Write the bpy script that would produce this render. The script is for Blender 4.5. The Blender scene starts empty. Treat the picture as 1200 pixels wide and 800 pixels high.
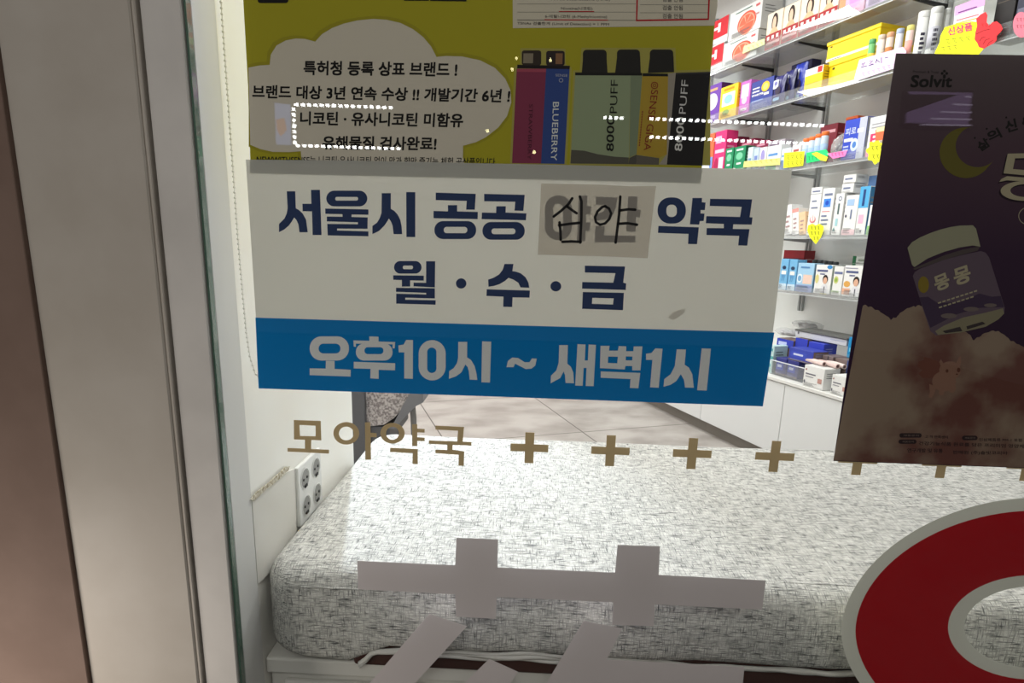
import bpy, bmesh, math, random
from mathutils import Vector, Matrix
from mathutils.geometry import tessellate_polygon

random.seed(7)
SC = bpy.context.scene
COL = SC.collection

# ------------------------------------------------------------------ camera
F_PX, CX, CY_PX = 699.2, 600.0, 440.44           # pixels of a 1200x800 frame
PITCH, ROLL, YAW = map(math.radians, (12.418, 1.479, 2.014))
SHOP = math.radians(20.251)                      # the shop's own axis against the window
EYE = Vector((0.0, -0.80, 1.05))
_f = Vector((-math.sin(YAW) * math.cos(PITCH), math.cos(YAW) * math.cos(PITCH), -math.sin(PITCH)))
_r = Vector((math.cos(YAW), math.sin(YAW), 0))
_d = _f.cross(_r)
_c, _s = math.cos(ROLL), math.sin(ROLL)
RT, DN, FW = _c * _r - _s * _d, _s * _r + _c * _d, _f
cam = bpy.data.cameras.new('camera')
cam.sensor_width = 36.0
cam.lens = F_PX / 1200 * 36
cam.shift_y = (CY_PX - 400) / 1200
cam.clip_start = 0.02
cam_o = bpy.data.objects.new('camera', cam)
COL.objects.link(cam_o)
m3 = Matrix((RT, -DN, -FW)).transposed()
cam_o.matrix_world = Matrix.Translation(EYE) @ m3.to_4x4()
SC.camera = cam_o

# ------------------------------------------------------------------ world, light, exposure
SC.view_settings.view_transform = 'Standard'
SC.view_settings.look = 'None'
SC.view_settings.exposure = 0.0
SC.view_settings.gamma = 1.0
SC.view_settings.use_curve_mapping = False
world = bpy.data.worlds.new('night_street')
SC.world = world
world.use_nodes = True
world.node_tree.nodes['Background'].inputs[0].default_value = (0.055, 0.050, 0.046, 1)
world.node_tree.nodes['Background'].inputs[1].default_value = 0.9


def area(name, loc, target, sx, sy, power, color, spread=180):
    l = bpy.data.lights.new(name, 'AREA')
    l.shape = 'RECTANGLE'
    l.size, l.size_y, l.energy, l.color = sx, sy, power, color
    l.spread = math.radians(spread)
    o = bpy.data.objects.new(name, l)
    COL.objects.link(o)
    o.location = loc
    o.rotation_euler = (Vector(target) - Vector(loc)).to_track_quat('-Z', 'Y').to_euler()
    return o


OUT_POWER = 37
IN_POWER = 20
area('street_light', (0.0, -3.1, 3.4), (0, 0, 0.9), 1.6, 0.8, OUT_POWER, (1.0, 0.96, 0.90))
area('pillar_fill_light', (-1.0, -0.42, 0.25), (-0.60, 0.0, 0.35), 0.3, 0.3, 2.6, (1.0, 0.90, 0.80))  # unseen warm fill lamp, added low at left to brighten the pillar's lower part
UV = Vector((-math.sin(SHOP), math.cos(SHOP), 0))   # deep into the shop
NV = Vector((math.cos(SHOP), math.sin(SHOP), 0))    # towards the shelf wall
CEIL = 2.62
LAMPS = []
for i, (n_, s_) in enumerate([(0.35, 1.4), (1.2, 1.4), (0.35, 2.8), (1.2, 2.8), (0.6, 4.2), (-0.6, 4.2), (0.45, 0.62)]):
    p = NV * n_ + UV * s_
    LAMPS.append(p)
    area('ceiling_panel_light', (p.x, p.y, CEIL - 0.05), (p.x, p.y, 0), 0.55, 0.55, IN_POWER * (0.38 if i == 6 else 1.0), (1.0, 0.99, 0.97))
COOL = Vector((-0.985, 2.62, CEIL - 0.06))
sl = bpy.data.lights.new('ceiling_spot_light', 'SPOT')
sl.energy, sl.color, sl.shadow_soft_size = 620, (0.78, 0.87, 1.0), 0.03
sl.spot_size, sl.spot_blend = math.radians(22), 1.0
so = bpy.data.objects.new('ceiling_spot_light', sl)
COL.objects.link(so)
so.location = COOL
so.rotation_euler = (Vector((-0.22, 0.42, 0.52)) - COOL).to_track_quat('-Z', 'Y').to_euler()


# ------------------------------------------------------------------ projection helpers
def ray(px, py):
    return RT * ((px - CX) / F_PX) + DN * ((py - CY_PX) / F_PX) + FW


def on_plane(px, py, p0, nrm):
    d = ray(px, py)
    return EYE + d * ((p0 - EYE).dot(nrm) / d.dot(nrm))


def gp(px, py, y=0.0):
    return on_plane(px, py, Vector((0, y, 0)), Vector((0, 1, 0)))


def xp(px, py, x):
    return on_plane(px, py, Vector((x, 0, 0)), Vector((1, 0, 0)))


def zp(px, py, z):
    return on_plane(px, py, Vector((0, 0, z)), Vector((0, 0, 1)))


def wp(px, py, n):
    """pixel -> (s, z) on the vertical plane parallel to the shelf wall at distance n"""
    p = on_plane(px, py, NV * n, NV)
    return p.dot(UV), p.z


def s_at(px, z, n):
    """how deep along the shelves a point at height z, distance n shows at column px"""
    k = (px - CX) / F_PX
    a = RT - FW * k
    base = NV * n + Vector((0, 0, z)) - EYE
    return -base.dot(a) / UV.dot(a)


# ------------------------------------------------------------------ materials
def lin1(c):
    c /= 255.0
    return c / 12.92 if c <= 0.04045 else ((c + 0.055) / 1.055) ** 2.4


def lin(rgb, k=1.0):
    return tuple(min(0.9, lin1(c) * k) for c in rgb) + (1.0,)


_M = {}
OUTK, INK = 2.5, 0.9


def mat(rgb, k=INK, rough=0.6, spec=0.25, metal=0.0, trans=0.0):
    key = (tuple(rgb), k, rough, spec, metal, trans)
    if key in _M:
        return _M[key]
    m = bpy.data.materials.new('paint')
    m.use_nodes = True
    nt = m.node_tree
    b = nt.nodes['Principled BSDF']
    b.inputs['Base Color'].default_value = lin(rgb, k)
    b.inputs['Roughness'].default_value = rough
    b.inputs['Specular IOR Level'].default_value = spec
    b.inputs['Metallic'].default_value = metal
    if trans:
        t = nt.nodes.new('ShaderNodeBsdfTranslucent')
        t.inputs[0].default_value = lin(rgb, k)
        x = nt.nodes.new('ShaderNodeMixShader')
        x.inputs[0].default_value = trans
        nt.links.new(b.outputs[0], x.inputs[1])
        nt.links.new(t.outputs[0], x.inputs[2])
        nt.links.new(x.outputs[0], nt.nodes['Material Output'].inputs[0])
    _M[key] = m
    return m


def out(rgb, **kw):            # print and vinyl seen by the street's light
    kw.setdefault('rough', 0.7)
    kw.setdefault('spec', 0.1)
    return mat(rgb, OUTK, **kw)


def noise_mat(rgb_a, rgb_b, scale, k=INK, lo=0.35, hi=0.65, rough=0.7, detail=4, stretch=(1, 1, 1), bump=0.0, spec=0.2):
    m = bpy.data.materials.new('mottled')
    m.use_nodes = True
    nt = m.node_tree
    N, L = nt.nodes, nt.links
    b = N['Principled BSDF']
    b.inputs['Roughness'].default_value = rough
    b.inputs['Specular IOR Level'].default_value = spec
    tc = N.new('ShaderNodeTexCoord')
    mp = N.new('ShaderNodeMapping')
    mp.inputs['Scale'].default_value = stretch
    L.new(tc.outputs['Object'], mp.inputs[0])
    n = N.new('ShaderNodeTexNoise')
    n.inputs['Scale'].default_value = scale
    n.inputs['Detail'].default_value = detail
    L.new(mp.outputs[0], n.inputs['Vector'])
    r = N.new('ShaderNodeValToRGB')
    r.color_ramp.elements[0].position, r.color_ramp.elements[1].position = lo, hi
    r.color_ramp.elements[0].color, r.color_ramp.elements[1].color = lin(rgb_a, k), lin(rgb_b, k)
    L.new(n.outputs[0], r.inputs[0])
    L.new(r.outputs[0], b.inputs['Base Color'])
    if bump:
        bp = N.new('ShaderNodeBump')
        bp.inputs['Strength'].default_value = bump
        bp.inputs['Distance'].default_value = 0.004
        L.new(n.outputs[0], bp.inputs['Height'])
        L.new(bp.outputs[0], b.inputs['Normal'])
    return m


def emit(rgb, strength):
    m = bpy.data.materials.new('lit')
    m.use_nodes = True
    nt = m.node_tree
    e = nt.nodes.new('ShaderNodeEmission')
    e.inputs[0].default_value = lin(rgb)
    e.inputs[1].default_value = strength
    nt.links.new(e.outputs[0], nt.nodes['Material Output'].inputs[0])
    return m


def clear_mat(name, tint, opacity, rgb=(255, 255, 255), rough=0.05, ior=1.5):
    """clear sheet: see-through with real reflections, and a little body colour"""
    m = bpy.data.materials.new(name)
    m.use_nodes = True
    nt = m.node_tree
    N, L = nt.nodes, nt.links
    N.remove(N['Principled BSDF'])
    t = N.new('ShaderNodeBsdfTransparent')
    t.inputs[0].default_value = tint + (1,)
    d = N.new('ShaderNodeBsdfDiffuse')
    d.inputs[0].default_value = lin(rgb)
    x0 = N.new('ShaderNodeMixShader')
    x0.inputs[0].default_value = opacity
    L.new(t.outputs[0], x0.inputs[1])
    L.new(d.outputs[0], x0.inputs[2])
    g = N.new('ShaderNodeBsdfGlossy')
    g.inputs['Roughness'].default_value = rough
    fr = N.new('ShaderNodeFresnel')
    ge = N.new('ShaderNodeNewGeometry')      # same reflectance on the way in and on the way out of the pane
    io = N.new('ShaderNodeMapRange')
    io.inputs['To Min'].default_value, io.inputs['To Max'].default_value = ior, 1.0 / ior
    L.new(ge.outputs['Backfacing'], io.inputs['Value'])
    L.new(io.outputs[0], fr.inputs[0])
    x = N.new('ShaderNodeMixShader')
    L.new(fr.outputs[0], x.inputs[0])
    L.new(x0.outputs[0], x.inputs[1])
    L.new(g.outputs[0], x.inputs[2])
    L.new(x.outputs[0], N['Material Output'].inputs[0])
    return m


GLASS = clear_mat('window_glass', (0.985, 0.995, 0.99), 0.0, rough=0.0)
ACRYL = clear_mat('acrylic', (0.97, 0.98, 0.98), 0.08, (235, 238, 240), 0.0)
SHELFG = clear_mat('shelf_glass', (0.93, 0.95, 0.94), 0.22, (225, 228, 226), 0.08)
BAGM = clear_mat('clear_bag', (0.95, 0.95, 0.95), 0.30, (225, 225, 225), 0.2)


# ------------------------------------------------------------------ mesh builder
class MB:
    def __init__(self):
        self.v, self.f, self.mi, self.mats, self.smooth = [], [], [], [], []

    def _m(self, m):
        if m not in self.mats:
            self.mats.append(m)
        return self.mats.index(m)

    def add(self, vs, fs, m, smooth=False):
        o, k = len(self.v), self._m(m)
        self.v += [Vector(p) for p in vs]
        for f in fs:
            self.f.append([i + o for i in f])
            self.mi.append(k)
            self.smooth.append(smooth)

    def box(self, a, b, m, bevel=0.0, seg=1):
        a, b = Vector(a), Vector(b)
        lo = Vector((min(a.x, b.x), min(a.y, b.y), min(a.z, b.z)))
        hi = Vector((max(a.x, b.x), max(a.y, b.y), max(a.z, b.z)))
        bm = bmesh.new()
        bmesh.ops.create_cube(bm, size=1.0)
        for v in bm.verts:
            v.co = Vector(((lo.x + hi.x) / 2 + v.co.x * (hi.x - lo.x), (lo.y + hi.y) / 2 + v.co.y * (hi.y - lo.y),
                           (lo.z + hi.z) / 2 + v.co.z * (hi.z - lo.z)))
        if bevel:
            bmesh.ops.bevel(bm, geom=bm.edges[:], offset=bevel, segments=seg, profile=0.5, affect='EDGES')
        self.bm(bm, m, seg > 2)

    def bm(self, bm, m, smooth=False):
        bm.verts.index_update()
        self.add([v.co.copy() for v in bm.verts], [[v.index for v in f.verts] for f in bm.faces], m, smooth)
        bm.free()

    def prism(self, pts, off, m):
        """polygon of 3D points, extruded by the vector off"""
        n = len(pts)
        off = Vector(off)
        vs = [Vector(p) for p in pts] + [Vector(p) + off for p in pts]
        tri = tessellate_polygon([[Vector(p) for p in pts]])
        fs = [list(t) for t in tri] + [[i + n for i in reversed(t)] for t in tri]
        fs += [[i, (i + 1) % n, (i + 1) % n + n, i + n] for i in range(n)]
        self.add(vs, fs, m)

    def flat(self, loops, m):
        """flat area with holes: loops of 3D points"""
        vs = [Vector(p) for l in loops for p in l]
        tri = tessellate_polygon([[Vector(p) for p in l] for l in loops])
        self.add(vs, [list(t) for t in tri], m)

    def tube(self, pts, r, m, seg=10, closed=False):
        pts = [Vector(p) for p in pts]
        rs = r if isinstance(r, (list, tuple)) else [r] * len(pts)
        rings, vs, fs = [], [], []
        up = Vector((0, 0, 1))
        for i, p in enumerate(pts):
            t = (pts[min(i + 1, len(pts) - 1)] - pts[max(i - 1, 0)]).normalized()
            a = t.cross(up)
            if a.length < 1e-3:
                a = t.cross(Vector((1, 0, 0)))
            a.normalize()
            b = t.cross(a)
            for k in range(seg):
                w = 2 * math.pi * k / seg
                vs.append(p + (a * math.cos(w) + b * math.sin(w)) * rs[i])
        for i in range(len(pts) - 1):
            for k in range(seg):
                fs.append([i * seg + k, i * seg + (k + 1) % seg, (i + 1) * seg + (k + 1) % seg, (i + 1) * seg + k])
        fs.append(list(range(seg)))
        fs.append([(len(pts) - 1) * seg + k for k in reversed(range(seg))])
        self.add(vs, fs, m, True)

    def lathe(self, prof, m, seg=20, c=(0, 0, 0)):
        c = Vector(c)
        vs, fs = [], []
        for r, z in prof:
            for k in range(seg):
                w = 2 * math.pi * k / seg
                vs.append(c + Vector((r * math.cos(w), r * math.sin(w), z)))
        for i in range(len(prof) - 1):
            for k in range(seg):
                fs.append([i * seg + k, i * seg + (k + 1) % seg, (i + 1) * seg + (k + 1) % seg, (i + 1) * seg + k])
        fs.append([k for k in reversed(range(seg))])
        fs.append([(len(prof) - 1) * seg + k for k in range(seg)])
        self.add(vs, fs, m, True)

    def build(self, name, parent=None, origin=None):
        me = bpy.data.meshes.new(name)
        o0 = Vector(origin) if origin is not None else Vector((0, 0, 0))
        me.from_pydata([tuple(v - o0) for v in self.v], [], self.f)
        for m in self.mats:
            me.materials.append(m)
        me.polygons.foreach_set('material_index', self.mi)
        me.polygons.foreach_set('use_smooth', self.smooth)
        me.validate()
        me.update()
        o = bpy.data.objects.new(name, me)
        COL.objects.link(o)
        if parent is not None:
            o.parent = parent
        else:
            o.location = o0
        return o


def tag(o, label, cat, group=None, kind=None):
    o['label'], o['category'] = label, cat
    if group:
        o['group'] = group
    if kind:
        o['kind'] = kind
    return o


def thing(name, label, cat, loc=(0, 0, 0), rz=0.0, group=None):
    o = bpy.data.objects.new(name, None)
    COL.objects.link(o)
    o.location = loc
    o.rotation_euler = (0, 0, rz)
    o.empty_display_size = 0.02
    return tag(o, label, cat, group)


def struct(name, mb):
    o = mb.build(name)
    o['kind'] = 'structure'
    return o


# ------------------------------------------------------------------ flat art on the glass
def rr(x0, y0, x1, y1, r, n=8):
    """rounded rectangle loop in picture coordinates"""
    r = min(r, abs(x1 - x0) / 2, abs(y1 - y0) / 2)
    pts = []
    for cx, cy, a in ((x1 - r, y0 + r, -90), (x1 - r, y1 - r, 0), (x0 + r, y1 - r, 90), (x0 + r, y0 + r, 180)):
        for k in range(n + 1):
            w = math.radians(a + 90 * k / n)
            pts.append((cx + r * math.cos(w), cy + r * math.sin(w)))
    return pts


def el(cx, cy, rx, ry, n=40, p=2.0):
    pts = []
    for k in range(n):
        w = 2 * math.pi * k / n
        c, s = math.cos(w), math.sin(w)
        pts.append((cx + rx * math.copysign(abs(c) ** (2 / p), c), cy + ry * math.copysign(abs(s) ** (2 / p), s)))
    return pts


def strip(pts, w):
    """brush stroke: polyline widened to a polygon"""
    L_, R_ = [], []
    for i, p in enumerate(pts):
        a, b = pts[max(0, i - 1)], pts[min(len(pts) - 1, i + 1)]
        dx, dy = b[0] - a[0], b[1] - a[1]
        l = math.hypot(dx, dy) or 1
        L_.append((p[0] - dy / l * w / 2, p[1] + dx / l * w / 2))
        R_.append((p[0] + dy / l * w / 2, p[1] - dx / l * w / 2))
    return L_ + R_[::-1]


class Art(MB):
    """flat print or vinyl laid on the plane y; coordinates are read off a crop (ox, oy, scale) of the photograph"""

    def __init__(self, y, z=(0, 0, 1)):
        super().__init__()
        self.y, (self.ox, self.oy, self.sc) = y, z
        self.inc = 0.0

    def at(self, p):
        return gp(self.ox + p[0] * self.sc, self.oy + p[1] * self.sc, self.y)

    def shape(self, m, *loops):
        self.flat([[self.at(p) for p in l] for l in loops], m)
        self.y -= self.inc

    def solid(self, m, loop, thick=0.0003):
        self.prism([self.at(p) for p in loop], (0, thick, 0), m)

    def text(self, body, a, b, up, m, bold=0.0, shear=0.0):
        """letters filling the box whose lower left, lower right and upper left picture corners are a, b, up"""
        vs, fs = glyphs(body, 0.0, shear)
        A, B, U = self.at(a), self.at(b), self.at(up)
        k = bold * 1.25 * (U - A).length          # heavier strokes: the same letters laid over each other, a hair apart
        ex, ey = (B - A).normalized() * k, (U - A).normalized() * k
        for q, (i, j) in enumerate(((0, 0),) if not bold else ((-1, -1), (-1, 0), (-1, 1), (0, -1), (0, 1), (1, -1), (1, 0), (1, 1))):
            lift = Vector((0, -1.2e-5 * q, 0))
            self.add([A + lift + (B - A) * x + (U - A) * y + ex * i + ey * j for x, y in vs], fs, m)


_G = {}


def glyphs(body, bold=0.0, shear=0.0):
    key = (body, bold, shear)
    if key in _G:
        return _G[key]
    cu = bpy.data.curves.new('lettering', 'FONT')
    cu.body, cu.size, cu.offset, cu.resolution_u, cu.shear = body, 1.0, bold, 3, shear
    o = bpy.data.objects.new('lettering', cu)
    COL.objects.link(o)
    bpy.context.view_layer.update()
    dg = bpy.context.evaluated_depsgraph_get()
    me = bpy.data.meshes.new_from_object(o.evaluated_get(dg))
    vs = [(v.co.x, v.co.y) for v in me.vertices]
    fs = [list(p.vertices) for p in me.polygons]
    bpy.data.objects.remove(o)
    bpy.data.meshes.remove(me)
    x0, x1 = min(v[0] for v in vs), max(v[0] for v in vs)
    y0, y1 = min(v[1] for v in vs), max(v[1] for v in vs)
    _G[key] = ([((x - x0) / (x1 - x0), (y - y0) / (y1 - y0)) for x, y in vs], fs)
    return _G[key]


# ================================================================== THE ROOM
def plan(n, s, z=0.0):
    return NV * n + UV * s + Vector((0, 0, z))


WALLM = noise_mat((226, 224, 218), (232, 230, 225), 6, k=1.15)
N_BACK, S_END, N_LEFT = 2.26, 5.2, -2.0
p_r0 = Vector((N_BACK / math.cos(SHOP), 0, 0))
p_r1, p_l1 = plan(N_BACK, S_END), plan(N_LEFT, S_END)
t_ = (0.62 - (NV * N_LEFT).y) / UV.y
p_l0 = NV * N_LEFT + UV * t_
FLOORPLAN = [Vector((-0.56, 0.0, 0)), p_r0, p_r1, p_l1, p_l0, Vector((-0.56, 0.62, 0))]

fm = bpy.data.materials.new('floor_tile')
fm.use_nodes = True
nt = fm.node_tree
N, L = nt.nodes, nt.links
tc = N.new('ShaderNodeTexCoord')
mp = N.new('ShaderNodeMapping')
mp.inputs['Location'].default_value = (-0.35 + 0.805, -2.262 + 0.855 * 3, 0)
L.new(tc.outputs['Object'], mp.inputs[0])
br = N.new('ShaderNodeTexBrick')
br.offset = 0.0
br.inputs['Scale'].default_value = 1.0
br.inputs['Brick Width'].default_value = 0.805
br.inputs['Row Height'].default_value = 0.855
br.inputs['Mortar Size'].default_value = 0.0035
br.inputs['Mortar Smooth'].default_value = 0.0
L.new(mp.outputs[0], br.inputs['Vector'])
nz = N.new('ShaderNodeTexNoise')
nz.inputs['Scale'].default_value = 3.5
nz.inputs['Detail'].default_value = 7
mp2 = N.new('ShaderNodeMapping')
mp2.inputs["Scale"].default_value = (1.0, 1.5, 1)
mp2.inputs['Rotation'].default_value = (0, 0, 0.5)
L.new(tc.outputs['Object'], mp2.inputs[0])
L.new(mp2.outputs[0], nz.inputs['Vector'])
rp = N.new('ShaderNodeValToRGB')
rp.color_ramp.elements[0].position, rp.color_ramp.elements[1].position = 0.35, 0.62
rp.color_ramp.elements[0].color, rp.color_ramp.elements[1].color = lin((142, 136, 131)), lin((170, 165, 160))
L.new(nz.outputs[0], rp.inputs[0])
L.new(rp.outputs[0], br.inputs['Color1'])
L.new(rp.outputs[0], br.inputs['Color2'])
br.inputs['Mortar'].default_value = lin((80, 75, 70))
b = N['Principled BSDF']
b.inputs['Roughness'].default_value = 0.45
b.inputs['Specular IOR Level'].default_value = 0.25
L.new(br.outputs['Color'], b.inputs['Base Color'])

mb = MB()
mb.prism([Vector((p.dot(NV), p.dot(UV), 0)) for p in FLOORPLAN], (0, 0, -0.06), fm)
fl = struct('floor', mb)
fl.rotation_euler = (0, 0, SHOP)
mb = MB()
mb.prism([p + Vector((0, 0, CEIL)) for p in FLOORPLAN], (0, 0, 0.06), mat((240, 240, 238)))
struct('ceiling', mb)


def wall(name, a, b, z0, z1, t, m):
    mb = MB()
    d = (b - a).normalized()
    n_ = Vector((d.y, -d.x, 0)) * t
    mb.prism([a + Vector((0, 0, z0)), b + Vector((0, 0, z0)), b + n_ + Vector((0, 0, z0)), a + n_ + Vector((0, 0, z0))],
             (0, 0, z1 - z0), m)
    return struct(name, mb)


SHELFWALL = mat((228, 229, 228), 1.05)
wall('wall_right', p_r0, p_r1, 0, CEIL, 0.1, SHELFWALL)
wall('wall_back', p_r1, p_l1, 0, CEIL, 0.1, mat((244, 222, 220)))
wall('wall_shop_left', p_l1, p_l0, 0, CEIL, 0.1, WALLM)
wall('wall_front_left', p_l0, Vector((-0.57, 0.62, 0)), 0, CEIL, 0.1, WALLM)
# short return wall beside the bench
mb = MB()
mb.box((-0.57, 0.064, 0), (-0.44, 0.60, CEIL), WALLM, 0.003)
struct('wall_left', mb)

# outside: pillar, frame profiles
PIL = noise_mat((214, 206, 195), (223, 216, 206), 9, k=0.80, spec=0.3, rough=0.45)
PIL2 = noise_mat((205, 202, 198), (216, 213, 209), 9, k=1.15, spec=0.3, rough=0.45)
mb = MB()
mb.box((-0.668, -0.024, -0.02), (-0.4985, 0.10, 2.7), PIL, 0.002)
struct('trim_1', mb)
mb = MB()
mb.box((-0.4985, -0.0215, -0.02), (-0.4935, 0.05, 2.7), PIL, 0.0012)
struct('trim_2', mb)
mb = MB()
mb.box((-0.4905, -0.0165, -0.02), (-0.4405, -0.0005, 2.7), PIL2, 0.001)
struct('trim_3', mb)
mb = MB()
mb.box((-0.56, 0.0005, -0.0), (-0.437, 0.063, CEIL), mat((222, 222, 220), 0.9), 0.002)
struct('trim_4', mb)
mb = MB()
mb.box((-2.2, -0.030, -0.02), (-0.6685, 0.10, 2.7), noise_mat((114, 96, 87), (120, 102, 93), 14, k=1.35), 0.001)
struct('wall_outside_left', mb)
mb = MB()
mb.box((-3.5, -6, -0.08), (4.2, -0.02, -0.02), noise_mat((90, 88, 86), (110, 108, 104), 20))
struct('floor_street', mb)

# window
EDGE = mat((84, 112, 98), 1.0, 0.2, 0.5)
win = MB()
win.box((-0.4365, -0.010, -0.01), (2.40, 0.0, CEIL), GLASS)
wo = struct('window_1', win)
mb = MB()
mb.box((-0.4395, -0.0105, -0.01), (-0.4368, 0.0, CEIL), EDGE)
mb.build('glass_edge', wo)

# torn wall patch and double socket
mb = MB()
PX = -0.44
pts = [xp(*p, PX) for p in ((293, 586), (336, 552), (344, 549), (346, 640), (300, 684))]
mb.prism(pts, (0.0035, 0, 0), noise_mat((221, 219, 212), (228, 226, 220), 10, k=0.93))
patch = tag(mb.build('wall_panel', origin=pts[0]), 'off-white panel patch on the side wall with a chipped upper edge', 'wall panel')
mb = MB()
top = [(293, 585), (300, 576), (307, 571), (315, 565), (322, 558), (328, 553), (334, 547), (339, 546), (337, 551), (330, 558), (324, 563),
       (316, 570), (310, 574), (303, 581), (296, 587)]
mb.prism([xp(*p, PX + 0.0037) - pts[0] for p in top], (0.0015, 0, 0), noise_mat((150, 138, 112), (225, 220, 205), 180, k=0.95, lo=.4, hi=.6))
mb.build('chipped_edge', patch)

sock = thing('wall_outlet', 'white four-socket power outlet on the side wall behind the bench', 'power outlet', (PX, 0.292, 0.573))
WP = mat((226, 227, 225), 0.95, 0.35, 0.4)
mb = MB()
mb.box((0, -0.06, -0.06), (0.009, 0.06, 0.06), WP, 0.003, 2)
mb.build('cover_plate', sock)
for iy in (-1, 1):
    for iz in (-1, 1):
        mb = MB()
        c = Vector((0.0092, iy * 0.029, iz * 0.0275))
        for r0, r1, x0, x1, m in ((0.0215, 0.0195, 0.0006, 0.0012, WP), (0.0195, 0.0175, 0.0012, -0.004, WP)):
            vs, fs = [], []
            for k in range(28):
                w = 2 * math.pi * k / 28
                vs += [c + Vector((x0, r0 * math.cos(w), r0 * math.sin(w))), c + Vector((x1, r1 * math.cos(w), r1 * math.sin(w)))]
            fs = [[2 * k, 2 * k + 1, (2 * k + 3) % 56, (2 * k + 2) % 56] for k in range(28)]
            mb.add(vs, fs, m, True)
        mb.flat([[c + Vector((0.0004, 0.0178 * math.cos(2 * math.pi * k / 28), 0.0178 * math.sin(2 * math.pi * k / 28))) for k in range(28)]],
                mat((150, 150, 148), 0.9))
        so = mb.build('socket', sock)
        mb = MB()
        for q in (-1, 1):
            mb.lathe([(0.0026, 0), (0.0026, 0.001)], mat((25, 25, 25)), 10, (0, 0, 0))
            for v in mb.v[-20:]:
                v.xyz = (c.x + 0.0005 + v.z, c.y + v.x + q * 0.0085, c.z + v.y)
        mb.box((c.x + 0.0004, c.y - 0.006, c.z - 0.0168), (c.x + 0.0025, c.y + 0.006, c.z - 0.012), mat((40, 40, 40)))
        mb.build('contact_hole', so)

# blind chain
mb = MB()
path = [(252, -40), (256, 40), (263, 110), (270, 190), (278, 275), (285, 350), (289, 392), (293, 418), (299, 437), (305, 444), (312, 440)]
P = [gp(*p, 0.072) for p in path]
for p in P:
    p.x = max(p.x, -0.4338)
CH = mat((236, 234, 228), 0.95, 0.3, 0.5)
acc, total = 0.0, 0.0
bead = bmesh.new()
bmesh.ops.create_icosphere(bead, subdivisions=1, radius=0.0022)
bv = [v.co.copy() for v in bead.verts]
bead.verts.index_update()
bf = [[v.index for v in f.verts] for f in bead.faces]
bead.free()
step, carry = 0.0072, 0.0
for a, b2 in zip(P, P[1:]):
    l = (b2 - a).length
    t = carry
    while t < l:
        q = a + (b2 - a) * (t / l)
        mb.add([q + v for v in bv], bf, CH, True)
        t += step
    carry = t - l
mb.tube(P, 0.0007, CH, 6)
tag(mb.build('blind_chain', origin=P[-1]), 'white beaded blind chain hanging beside the window frame', 'chain')

# ================================================================== BENCH AND MATTRESS
bench = thing('window_bench', 'white wooden bench base under the mattress behind the window', 'bench', (0.45, 0.42, 0))
BW = mat((224, 222, 217), 0.95)
mb = MB()
mb.box((-0.887, -0.335, 0), (0.95, 0.36, 0.322), BW, 0.003)
mb.build('body', bench)
mb = MB()
mb.box((-0.889, -0.347, 0.322), (0.952, 0.362, 0.352), BW, 0.004, 2)
mb.build('top_board', bench)
for x0, x1 in ((-0.86, -0.30), (-0.28, 0.30), (0.32, 0.93)):
    mb = MB()
    mb.box((x0, -0.3485, 0.03), (x1, -0.335, 0.308), mat((219, 217, 212), 0.95), 0.004, 2)
    mb.build('front_panel', bench)

# heathered fabric
wm = bpy.data.materials.new('heathered_weave')
wm.use_nodes = True
nt = wm.node_tree
N, L = nt.nodes, nt.links
tc = N.new('ShaderNodeTexCoord')


def streak(scale_vec, sc, lo, hi, detail=2.0):
    mp = N.new('ShaderNodeMapping')
    mp.inputs['Scale'].default_value = scale_vec
    L.new(tc.outputs['Object'], mp.inputs[0])
    n = N.new('ShaderNodeTexNoise')
    n.inputs['Scale'].default_value = sc
    n.inputs['Detail'].default_value = detail
    n.inputs['Roughness'].default_value = 0.6
    L.new(mp.outputs[0], n.inputs['Vector'])
    r = N.new('ShaderNodeMapRange')
    r.inputs['From Min'].default_value, r.inputs['From Max'].default_value = lo, hi
    L.new(n.outputs[0], r.inputs[0])
    return r.outputs[0], n.outputs[0]


h1, n1 = streak((0.10, 1.0, 1.0), 520, 0.40, 0.70, 1.5)
h2, n2 = streak((1.0, 0.10, 0.10), 520, 0.43, 0.74, 1.5)
h3, n3 = streak((1, 1, 1), 70, 0.0, 0.62)
mx = N.new('ShaderNodeMath'); mx.operation = 'MAXIMUM'
L.new(h1, mx.inputs[0]); L.new(h2, mx.inputs[1])
ml = N.new('ShaderNodeMath'); ml.operation = 'MULTIPLY'
L.new(mx.outputs[0], ml.inputs[0]); L.new(h3, ml.inputs[1])
mc = N.new('ShaderNodeMix'); mc.data_type = 'RGBA'
mc.inputs[6].default_value = lin((230, 229, 224), 0.98)
mc.inputs[7].default_value = lin((78, 81, 82), 0.98)
L.new(ml.outputs[0], mc.inputs[0])
b = N['Principled BSDF']
b.inputs['Roughness'].default_value = 0.95
b.inputs['Specular IOR Level'].default_value = 0.05
L.new(mc.outputs[2], b.inputs['Base Color'])
ad = N.new('ShaderNodeMath'); ad.operation = 'ADD'
L.new(n1, ad.inputs[0]); L.new(n2, ad.inputs[1])
h4, n4 = streak((0.5, 1.2, 1), 45, 0, 1)
ad2 = N.new('ShaderNodeMath'); ad2.operation = 'MULTIPLY_ADD'; ad2.inputs[1].default_value = 1.6
L.new(n4, ad2.inputs[0]); L.new(ad.outputs[0], ad2.inputs[2])
bp = N.new('ShaderNodeBump')
bp.inputs['Strength'].default_value = 0.75
bp.inputs['Distance'].default_value = 0.0028
L.new(ad2.outputs[0], bp.inputs['Height'])
L.new(bp.outputs[0], b.inputs['Normal'])

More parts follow.
